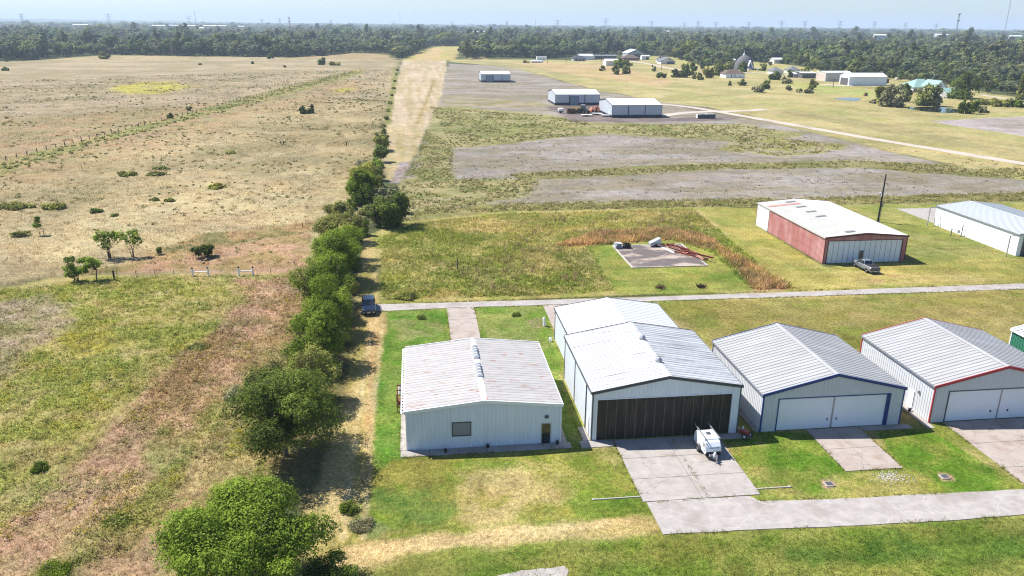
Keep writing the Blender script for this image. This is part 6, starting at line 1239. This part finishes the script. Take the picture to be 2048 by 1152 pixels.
house('workshop', 'long dark grey workshop with pale flat roof left of the tan hangar', 'workshop', 1604, 1631, 156.5, 14, 4.2, 4.8, M_BRICKD, M_WHITE, 0)
def far_hangar2(label, c0, c1, c2, eave, ridge, wall, wl, roof, dm, dh):
    A_ = G(*c0)[:2]; B_ = G(*c1)[:2]; C_ = G(*c2)[:2]
    w = float(np.linalg.norm(B_-A_)); d = float(np.linalg.norm(C_-B_)); dx = (B_-A_)/w; rz = math.atan2(dx[1], dx[0])
    return metal_building('far_hangar', label, 'hangar', (A_[0], A_[1], 0), w, d, eave, ridge, dict(wall=wall, roof=roof, trim=M_WHITE), rz=rz, opening=(w*.1, w*.9, dh), door=(3, 1, dm), roof_pitch=2, rib=.03, wall_pitch=1.2)
far_hangar2('white hangar with open dark door beyond the meadow, motorhome to its right', (1678, 168.2), (1697, 171.0), (1744, 168.4), 6.2, 8.4, M_WHITEW, M_WHITE, mat('cream_roof', (.72, .70, .66), .5), mat('shaded_door', (.10, .095, .09), .6), 5)
far_hangar2('tan hangar with pink-tan doors directly left of the white far hangar', (1632, 160.6), (1650, 162.8), (1690, 161.5), 6.6, 7.4, mat('greige_siding', (.52, .48, .44), .6), M_TANW, M_WHITE, mat('pinkish_door', (.62, .46, .38), .6), 4.6)
q = empty('motorhome', tuple(G(1764, 167.5)), .0, 'dark motorhome parked right of the white far hangar', 'motorhome'); MB().bevbox(-4.6, 4.6, -1.3, 1.3, .7, 3.6, .2).build('body', mat('dark_maroon', (.045, .022, .025), .4), q); MB().box(-3.4, 3.2, -1.36, -1.28, 2.0, 2.9).build('window', M_GLASSDK, q); MB().box(-4.65, -4.55, -1.1, 1.1, 1.2, 3.2).build('front_panel', M_CREAM, q)
for x in (-3, 2.6): MB().lathe([(.2, -1.3), (.5, -1.3), (.5, 1.3), (.2, 1.3)], (x, 0, .5), 'y', 12).build('wheel', M_BLACK, q)
# dome house with an A-shaped glazed porch
dc = G(1494, 140); dh = empty('dome_house', (dc[0], dc[1]+8, 0), 0, 'shingled dome house with white cupola and A-shaped glazed porch', 'house')
Rd = 36/2/FPX*math.hypot(dc[0], dc[1], 40); Rd *= 1.0
MB().lathe([(Rd*math.cos(t)*1.0, Rd*1.42*math.sin(t)) for t in np.linspace(0, 1.5, 12)]+[(.05, Rd*1.42)], (0, 0, .2), n=14).build('dome', mat('dome_shingles', alb(128, 126, 130), .85, var=.2, scale=1.5), dh)
MB().lathe([(1.1, Rd*1.36), (1.1, Rd*1.50), (.3, Rd*1.58), (.1, Rd*1.9)], (-1, 0, .2), n=8).build('cupola', M_WHITE, dh)
pw = Rd*.42; ph = Rd*.95
MB().loft([[(2+pw, -Rd*1.12, 0.2), (2-pw, -Rd*1.12, .2), (2, -Rd*1.12, ph)], [(2+pw, -2, .2), (2-pw, -2, .2), (2, -2, ph)]]).build('porch', M_WHITE, dh)
MB().loft([[(2+pw*.6, -Rd*1.12-.1, .6), (2-pw*.6, -Rd*1.12-.1, .6), (2, -Rd*1.12-.1, ph*.8)], [(2+pw*.6, -Rd*1.12+.05, .6), (2-pw*.6, -Rd*1.12+.05, .6), (2, -Rd*1.12+.05, ph*.8)]]).build('porch_glass', mat('porch_glazing', (.10, .11, .20), .15), dh)
for px, lb in ((1500, 'pale car parked left of the dark one below the dome house'), (1508, 'dark car parked below the dome house'), (1517, 'white car parked right of the dark one below the dome house'), (1541, 'black car on the gravel before the grey-roofed house')):
    py = 140.5 if px < 1530 else 147
    q = empty('parked_car', tuple(G(px, py)), .1, lb, 'car'); m_ = M_DKTRIM if 'dark car' in lb or 'black' in lb else M_WHITE
    MB().side([(-.85, .4), (.85, .4), (.9, .9), (.8, 1.0), (.6, 1.5), (-.6, 1.5), (-.8, 1.0), (-.9, .9)], -2.2, 2.2).build('body', m_, q); MB().side([(-.83, 1.05), (.83, 1.05), (.66, 1.42), (-.66, 1.42)], -1.5, 2.22).build('window', M_GLASSDK, q)
    for x in (-1.4, 1.4): MB().lathe([(.15, -.9), (.34, -.9), (.34, .9), (.15, .9)], (x, 0, .34), 'y', 10).build('wheel', M_BLACK, q)
# green-roofed house by the dark pond
house('green_roof_house', 'main part of the green-roofed house behind the pond-bank tree', 'house', 1826, 1872, 185, 16, 3.4, 8.0, M_CREAM, M_GREENR, .9, front=(('porch', .0, .5, 0, 2.6, M_BRICKD), ('window', .7, .8, 1, 2.2, WN)), py1=184)
house('green_roof_gable', 'white front gable of the green-roofed house with one small window', 'house', 1866, 1892, 188, 14, 4.0, 8.2, mat('gable_white', (.72, .75, .80), .5), M_GREENR, 0, front=(('window', .44, .52, 5.0, 6.2, WN), ('porch', .1, .95, 0, 3.2, M_BRICKD)), axis='y')
house('green_roof_wing', 'low right wing of the green-roofed house beside the dark oak', 'house', 1893, 1922, 196, 10, 3.2, 5.6, M_GREYW, M_GREENR, 0)
for (px, py), w, h, m, nm, lb in (((1731, 192), 2.2, 2.0, mat('brown_hut', (.25, .13, .08), .8), 'pump_hut', 'small brown pump hut alone on the meadow by the pale pond'), ((1796, 159), 5, 1.6, M_TANW, 'log_pile', 'tan log pile at the woods edge right of the dark motorhome'), ((2024, 183), 7, 2.4, mat('orange_tarp', (.50, .26, .16), .7), 'tarp_heap', 'orange-brown covered heap at the right edge by the woods'), ((1752, 207), 4.5, 1.4, mat('rusted_pontoon', (.09, .07, .06), .7), 'rowing_boat', 'dark old boat on the bank of the pale pond')):
    q = empty(nm, tuple(G(px, py)), .15, lb, nm.replace('_', ' '))
    MB().loft([[(-w*.5, -w*.22, 0), (w*.5, -w*.22, 0), (w*.5, w*.22, 0), (-w*.5, w*.22, 0)], [(-w*.52, -w*.24, h*.6), (w*.52, -w*.24, h*.6), (w*.52, w*.24, h*.6), (-w*.52, w*.24, h*.6)], [(-w*.4, -w*.1, h), (w*.4, -w*.1, h), (w*.4, w*.1, h), (-w*.4, w*.1, h)]]).build('body', m, q)
    MB().box(-w*.12, w*.12, -w*.25, -w*.215, .1, h*.55).build('opening', M_DKTRIM, q)
for i, (px, w) in enumerate([(1065, 3.2), (1071, 2.6), (1077, 3.6), (1083, 3.0)]):
    q = empty('white_bale', tuple(G(px, 125.5)), .2*i, 'one of four white wrapped bales lying at the far end of the airfield', 'bale', 'white bales at the far end of the airfield')
    MB().lathe([(.2, -w/2), (1.3, -w/2), (1.45, -w*.4), (1.45, w*.4), (1.3, w/2), (.2, w/2)], (0, 0, 1.4), 'x', 12).build('wrap', M_WHITE, q)
q = empty('box_trailer', tuple(G(1083, 120.5)), .1, 'white box trailer beyond the row of bales', 'trailer'); MB().bevbox(-6, 6, -1.5, 1.5, .8, 4.2, .2).build('box', M_WHITE, q); MB().box(-4, 4, -.8, .8, .3, .8).build('chassis', M_DKTRIM, q)
for (px, py), h, lb in (((1095, 127), 9, 'first thin power pole left of the dark house'), ((1132, 128), 8, 'second thin power pole left of the dark house'), ((1202, 124), 11, 'thin power pole with crossarm right of the white barn'), ((1323, 140), 9, 'thin pole beside the house lane'), ((1666, 175), 6, 'dark gate pole before the tan hangar')):
    q = empty('power_pole', tuple(G(px, py)), 0, lb, 'pole'); MB().tube([(0, 0, 0), (0, 0, h)], [.22, .15], 6).build('shaft', M_POSTD, q); MB().bar((-1.1, 0, h-.6), (1.1, 0, h-.6), .16).build('crossarm', M_POSTD, q)

# ------------------------------------------------------------------ far landmarks
M_FARW = mat('far_white', (.80, .80, .80), .6); M_FARG = mat('far_grey_wall', (.4, .42, .44), .7); M_PYL = mat('pylon_steel', (.26, .27, .28), .6)
def far_place(px, dist):
    d = (px-1024)*RT + (576-50)*UP + FPX*FW; k = dist/math.hypot(d[0], d[1]); return d[0]*k, d[1]*k
FB = [(183, 73, 14, 3, 2600), (196, 74, 20, 4, 2500), (208, 100, 12, 9, 1250), (398, 57, 14, 5, 2400), (318, 49, 26, 2.6, 3600), (330, 49, 20, 2.6, 3700), (345, 50, 18, 2.6, 3800), (374, 51, 26, 2.6, 3600), (420, 52, 24, 2.6, 3600), (440, 52, 20, 2.6, 3700), (475, 53, 22, 2.4, 3700), (160, 47, 24, 2.2, 3900), (940, 65, 16, 4, 1900), (955, 64, 14, 3, 2100), (972, 64, 8, 3, 2100), (1206, 54, 8, 3, 3300), (1765, 67, 20, 3, 2100), (1890, 63, 22, 3, 2500), (1922, 63, 16, 7, 2500), (1940, 65, 26, 3, 2450), (2040, 63, 20, 4, 2300), (220, 90, 18, 5, 1400), (1335, 59, 10, 3, 2600)]
for i, (px, py, wp, hp, D) in enumerate(FB):
    x, y = far_place(px, D); w = wp/FPX*D; d_ = (px-1024)*RT+(576-(py-hp/2))*UP+FPX*FW; h = min(max(40+d_[2]/math.hypot(d_[0], d_[1])*D, 9), 24)
    red_ = px == 1922
    q = empty('far_building', (x, y, 0), -.12*math.sin(i*2.1), ['white-roofed far building showing above the woods at the left horizon', 'pale far building showing above the woods at the right horizon'][px > 900] if not red_ else 'reddish far building below the tall right-hand mast', 'building', None if red_ else ['far buildings on the left horizon', 'far buildings on the right horizon'][px > 900])
    MB().box(-w/2, w/2, 0, w*.4, 0, h-2).build('wall', mat('far_red_wall', (.5, .26, .2), .7) if red_ else M_FARG, q)
    MB().loft([[(-w/2-.5, -.5, h-2), (w/2+.5, -.5, h-2), (w/2+.5, w*.4+.5, h-2), (-w/2-.5, w*.4+.5, h-2)], [(-w/2, w*.18, h), (w/2, w*.18, h), (w/2, w*.22, h), (-w/2, w*.22, h)]]).build('roof', mat('far_red_roof', (.55, .3, .24), .7) if red_ else M_FARW, q)
def pylon_mesh(h, s):
    leg = MB(); W_ = h*.075
    for a in (-1, 1):
        for b in (-1, 1): leg.bar((a*W_, b*W_, 0), (a*W_*.32, b*W_*.32, h), .40*s)
    for k in range(6):
        z0, z1 = h*k/6, h*(k+1)/6; w0, w1 = W_*(1-.68*k/6), W_*(1-.68*(k+1)/6)
        leg.bar((-w0, -w0, z0), (w1, -w1, z1), .22*s).bar((w0, w0, z0), (-w1, w1, z1), .22*s)
    arm = MB()
    for z, l in ((h*.97, .20), (h*.84, .17)): arm.bar((-h*l, 0, z), (h*l, 0, z), .42*s).bar((-h*l, 0, z), (0, 0, z-h*.06), .22*s).bar((h*l, 0, z), (0, 0, z-h*.06), .22*s)
    return leg, arm
PY = [(46, 33, 2900), (219, 33, 2900), (379, 36, 2900), (525, 42, 3000), (560, 41, 3000), (662, 44, 3000), (787, 46, 2900), (904, 47, 2900), (1014, 46, 2700), (1115, 44, 2500), (1180, 54, 2600), (1211, 41, 2400), (1303, 46, 2500), (1369, 49, 2800), (1396, 46, 2700), (1432, 48, 2700), (1498, 48, 2700), (1563, 46, 2600), (1610, 47, 2700), (1680, 47, 2700), (1749, 48, 2800), (1811, 50, 2900), (1873, 52, 3000)]
p_leg = p_arm = None
for i, (px, ty, D) in enumerate(PY):
    x, y = far_place(px, D); hz = 46.5+.0088*(px-1024)+4.5; top = 40+(hz-ty)*D/FPX
    q = empty('transmission_pylon', (x, y, 0), .3*math.sin(i), 'one of the steel transmission pylons standing in a row along the horizon', 'pylon', 'transmission pylons along the horizon')
    if p_leg is None:
        a, b = pylon_mesh(60, 1.0); p_leg = a.build('tower', M_PYL, q); p_arm = b.build('crossarms', M_PYL, q)
    else:
        for o in (p_leg, p_arm): c = o.copy(); COL.objects.link(c); c.parent = q
    s = top/60; q.scale = (s, s, s)
def mast(px, ty, D, r, lb, m, plat=False):
    x, y = far_place(px, D); hz = 46.5+.0088*(px-1024)+4.5; top = 40+(hz-ty)*D/FPX
    q = empty('radio_mast', (x, y, 0), 0, lb, 'mast'); b = MB()
    for k in range(3):
        a = 2*math.pi*k/3; b.bar((math.cos(a)*r, math.sin(a)*r, 0), (math.cos(a)*r*.8, math.sin(a)*r*.8, top), r*.35)
    for k in range(14):
        z = top*k/14; a = 2*math.pi*(k % 3)/3; c = a+2*math.pi/3; b.bar((math.cos(a)*r, math.sin(a)*r, z), (math.cos(c)*r, math.sin(c)*r, z+top/14), r*.25)
    b.build('lattice', m, q)
    if plat:
        for z in (top*.98, top*.80): MB().lathe([(.5, 0), (3.2, 0), (3.2, 2.0), (.5, 2.0)], (0, 0, z), n=10).build('antenna_ring', m, q)
    else: MB().tube([(0, 0, top), (0, 0, top*1.05)], .3, 5).build('antenna', m, q)
mast(1915, 37, 1900, 1.3, 'dark mast with two antenna rings on the right horizon', M_PYL, True)
mast(2012, 10, 2600, .9, 'very tall thin guyed mast at the right end of the horizon', mat('mast_grey', (.3, .31, .32), .6))
mast(392, 29, 3000, 1.0, 'thin grey mast beside the third pylon on the left horizon', M_PYL)
mast(800, 30, 3400, .7, 'thin pale mast left of the mown strip\'s far end', mat('mast_pale', (.45, .45, .46), .6))
mast(579, 40, 2100, 1.6, 'pale red-tinted tower left of centre on the horizon', mat('mast_red', (.55, .22, .15), .6), True)
mast(1071, 45, 2900, .8, 'thin mast between two pylons near the centre of the horizon', M_PYL)

# low wooded rise closing the view on the left
hb = MB(); prof_h = [(-700, 38), (-300, 37), (0, 36.5), (300, 41), (600, 46.5), (780, 50), (900, 53)]
top_ = []
for px in range(-700, 901, 20):
    ty = np.interp(px, [p[0] for p in prof_h], [p[1] for p in prof_h])+.5*math.sin(px*.05)+.4*math.sin(px*.13)
    d_ = (px-1024)*RT+(576-ty)*UP+FPX*FW; k_ = 11500/math.hypot(d_[0], d_[1]); top_.append((d_[0]*k_, d_[1]*k_, max(40+d_[2]*k_, 2)))
for a, b in zip(top_[:-1], top_[1:]):
    hb.quad((a[0]*.86, a[1]*.86, -1), (b[0]*.86, b[1]*.86, -1), b, a); hb.quad(a, b, (b[0]*1.2, b[1]*1.2, -1), (a[0]*1.2, a[1]*1.2, -1))
hb.build('hills', mat('wooded_rise', alb(92, 110, 74), .95, var=.3, scale=.02), kind='structure')

# ------------------------------------------------------------------ the woods
LINE = [(-500, 135), (-200, 129), (0, 121), (60, 121), (120, 114), (180, 111), (230, 110), (330, 112), (560, 115), (640, 113), (700, 108), (760, 108), (792, 120), (812, 116), (838, 104), (866, 93), (922, 92), (926, 108), (932, 119), (955, 117), (985, 114), (1090, 118), (1150, 113), (1245, 108), (1300, 111), (1335, 113), (1362, 122), (1400, 130), (1440, 133), (1475, 127), (1500, 121), (1530, 127), (1565, 128), (1605, 132), (1640, 142), (1690, 148), (1760, 156), (1850, 163), (1920, 172), (1990, 185), (2048, 194), (2200, 206), (2400, 220)]
lg = np.array([G(*p)[:2] for p in LINE]); laz = np.arctan2(lg[:, 0], lg[:, 1]); lr_ = np.hypot(lg[:, 0], lg[:, 1]); order = np.argsort(laz)
rng = np.random.RandomState(77)
pts = []
r = 480.0
while r < 13500:
    st = max(8.6, r/100.0); na = int(1.50*r/st); az = -.64+1.50*(np.arange(na)+rng.uniform(-.45, .45, na))/na+rng.uniform(0, .01)
    rr_ = r+rng.uniform(-.5, .5, na)*st; pts.append(np.stack([az, rr_, np.full(na, st)], 1)); r += st*.9
pts = np.concatenate(pts)
lim = np.interp(pts[:, 0], laz[order], lr_[order]); k = pts[:, 1] > lim+3+rng.uniform(0, 6, len(pts)); pts = pts[k]
X = np.sin(pts[:, 0])*pts[:, 1]; Y = np.cos(pts[:, 0])*pts[:, 1]
clear = [GP([(1985, 129), (2048, 129), (2400, 140), (2400, 158), (2048, 152), (1992, 147)]), GP([(640, 113), (700, 105), (775, 106), (798, 122), (640, 118)])]
k = np.ones(len(X), bool)
for p in clear: k &= polysd(X, Y, p) < 0
for o in list(COL.objects):   # leave room for the houses
    if o.parent is None and o.get('category') in ('house', 'barn', 'shed', 'hangar', 'building', 'shelter', 'workshop', 'garage') and o.location.y > 500:
        k &= np.hypot(X-o.location.x-12, Y-o.location.y-6) > (26 if o.location.y < 1500 else 1)
open_ = (fbm(X, Y, 420, 3, 55) > .59) & (pts[:, 1] > 1350) & (pts[:, 1] < 4500); k &= ~open_
X, Y, pts = X[k], Y[k], pts[k]
protos = []
PS = [(5.4, 5.2, .8, 13.0, 1500, .66, 16), (5.0, 5.0, .8, 14.5, 1500, .66, 16), (6.8, 6.4, .6, 11.5, 1800, .66, 20), (4.4, 4.6, .6, 9.5, 1100, .62, 12), (6.0, 5.8, .8, 14.0, 1700, .66, 18), (4.2, 4.2, .8, 15.0, 1200, .62, 14)]
for i, (rx, ry, z0, z1, n, lf, nl) in enumerate(PS):
    rg = np.random.RandomState(500+i); V, F, t, lobes = crown_arrays(rg, rx, ry, z0, z1, n, lf, nl, 5, .8, 0, .72, .6)
    tb = limbs(rg, lobes[:5], z1*.3, .32); n0 = len(V)
    TV = np.array(tb.v); TF = [f for f in tb.f if len(f) == 4]
    V = np.concatenate([V, TV]); F = np.concatenate([F, np.array(TF)+n0]); mi = np.r_[np.zeros(len(t), int), np.ones(len(TF), int)]
    protos.append(np_mesh('woodland_tree', V, F, [LM['wood'], M_BARKD], mi=mi, face_attr=np.r_[t, np.zeros(len(TF))]))
# size: right-hand woods near the houses are lower scrub
base_s = np.where(pts[:, 1] < 760, .62, np.where(pts[:, 1] < 880, .85, 1.08))*rng.uniform(.6, 1.25, len(X))*(.70+.6*fbm(X, Y, 90, 2, 9))*np.where(rng.uniform(size=len(X)) < .06, 1.4, 1.0)
hs = np.maximum(1.0, pts[:, 2]/13.0)
px, py, c = pix(X, Y, 5.0)
infr = (px > -10) & (px < 2058)
order = np.argsort(np.where(infr, pts[:, 1]/base_s, 1e9)); near_i = order[:300]; far_i = order[300:]
WG = {0: ('woodland_tree', 'broad-leaved tree in the front ranks of the woods left of the mown corridor', 'front trees of the left woods'), 1: ('woodland_tree', 'broad-leaved tree in the front ranks of the woods behind the airfield and houses', 'front trees of the centre woods'), 2: ('woodland_tree', 'low broad-leaved tree in the front ranks of the scrubby woods at the right', 'front trees of the right woods')}
kinds_col = bpy.data.collections.new('woodland_kinds'); COL.children.link(kinds_col)
for n, i in enumerate(near_i):
    g = 0 if px[i] < 860 else 1 if px[i] < 1560 else 2; nm, lb, gr = WG[g]
    me = protos[n % 6]
    o = bpy.data.objects.new(nm, me); (kinds_col if n < 6 else COL).objects.link(o)
    s = base_s[i]; o.location = (X[i], Y[i], 0); o.rotation_euler = (0, 0, rng.uniform(0, 6.28)); o.scale = (s*rng.uniform(.95, 1.25), s*rng.uniform(.95, 1.25), s)
    tag(o, lb, 'tree', gr)
# scattered trees round the meadow houses
HT = [(1302, 111), (1312, 112), (1325, 113), (1341, 114), (1352, 118), (1364, 120), (1376, 126), (1388, 122), (1398, 132), (1408, 128), (1416, 136), (1426, 131), (1436, 134), (1446, 130), (1458, 131), (1470, 131), (1478, 124), (1484, 122), (1508, 121), (1520, 126), (1532, 128), (1541, 132), (1534, 120), (1578, 123), (1590, 128), (1598, 133), (1612, 137), (1624, 141), (1640, 144), (1652, 143), (1668, 146), (1682, 148), (1696, 150), (1712, 150), (1728, 152), (1742, 155), (1385, 137), (1404, 142), (1240, 112), (1222, 112), (1205, 113), (1180, 113), (1780, 160), (1800, 163), (1820, 166), (1880, 172), (1905, 174), (1925, 178), (1950, 184), (1975, 188)]
for i, (a, b) in enumerate(HT):
    g_ = G(a, b); o = bpy.data.objects.new('meadow_tree', protos[(i*5) % 6]); COL.objects.link(o); s = rng.uniform(.42, .72)
    o.location = (g_[0], g_[1], 0); o.rotation_euler = (0, 0, rng.uniform(0, 6.28)); o.scale = (s*1.25, s*1.25, s)
    tag(o, 'one of the broad-leaved trees standing between the meadow houses and the woods', 'tree', 'trees between the meadow houses and the woods')
# the rest of the woods: one object that instances the same trees
me = bpy.data.meshes.new('distant_woods'); N_ = len(far_i); me.vertices.add(N_)
me.vertices.foreach_set('co', np.stack([X[far_i], Y[far_i], np.full(N_, -.2)], 1).astype(np.float32).ravel())
sc_ = np.stack([base_s[far_i]*hs[far_i]*rng.uniform(1.0, 1.3, N_), base_s[far_i]*hs[far_i]*rng.uniform(1.0, 1.3, N_), base_s[far_i]*np.minimum(hs[far_i], 1.25)], 1)
a_ = me.attributes.new('tree_scale', 'FLOAT_VECTOR', 'POINT'); a_.data.foreach_set('vector', sc_.astype(np.float32).ravel())
a_ = me.attributes.new('tree_turn', 'FLOAT_VECTOR', 'POINT'); a_.data.foreach_set('vector', np.stack([np.zeros(N_), np.zeros(N_), rng.uniform(0, 6.28, N_)], 1).astype(np.float32).ravel())
a_ = me.attributes.new('tree_kind', 'INT', 'POINT'); a_.data.foreach_set('value', rng.randint(0, 6, N_).astype(np.int32))
wo = link('distant_woods', me, label='unbroken broad-leaved woods reaching to the horizon behind the front trees', cat='woods', kind='stuff')
ng = bpy.data.node_groups.new('plant_woods', 'GeometryNodeTree')
ng.interface.new_socket('Geometry', in_out='INPUT', socket_type='NodeSocketGeometry'); ng.interface.new_socket('Geometry', in_out='OUTPUT', socket_type='NodeSocketGeometry')
gi = ng.nodes.new('NodeGroupInput'); go = ng.nodes.new('NodeGroupOutput'); iop = ng.nodes.new('GeometryNodeInstanceOnPoints'); ci = ng.nodes.new('GeometryNodeCollectionInfo')
ci.inputs['Collection'].default_value = kinds_col; ci.inputs['Separate Children'].default_value = True; ci.inputs['Reset Children'].default_value = True
def na_(n, t):
    q = ng.nodes.new('GeometryNodeInputNamedAttribute'); q.data_type = t; q.inputs['Name'].default_value = n; return q.outputs['Attribute']
iop.inputs['Pick Instance'].default_value = True
ng.links.new(gi.outputs[0], iop.inputs['Points']); ng.links.new(ci.outputs[0], iop.inputs['Instance']); ng.links.new(na_('tree_kind', 'INT'), iop.inputs['Instance Index'])
ng.links.new(na_('tree_turn', 'FLOAT_VECTOR'), iop.inputs['Rotation']); ng.links.new(na_('tree_scale', 'FLOAT_VECTOR'), iop.inputs['Scale']); ng.links.new(iop.outputs[0], go.inputs[0])
wo.modifiers.new('plant_woods', 'NODES').node_group = ng

# ------------------------------------------------------------------ air
HZ = bpy.data.materials.new('haze'); HZ.use_nodes = True
hn = HZ.node_tree; [hn.nodes.remove(n) for n in list(hn.nodes) if n.type != 'OUTPUT_MATERIAL']
pv = hn.nodes.new('ShaderNodeVolumePrincipled'); pv.inputs['Color'].default_value = (.72, .86, 1.0, 1); pv.inputs['Density'].default_value = 1.25e-4; pv.inputs['Anisotropy'].default_value = 0.1
hn.links.new(pv.outputs[0], [n for n in hn.nodes if n.type == 'OUTPUT_MATERIAL'][0].inputs['Volume'])
MB().box(-24000, 24000, -24000, 24000, -1.5, 175).build('haze', HZ, kind='stuff')
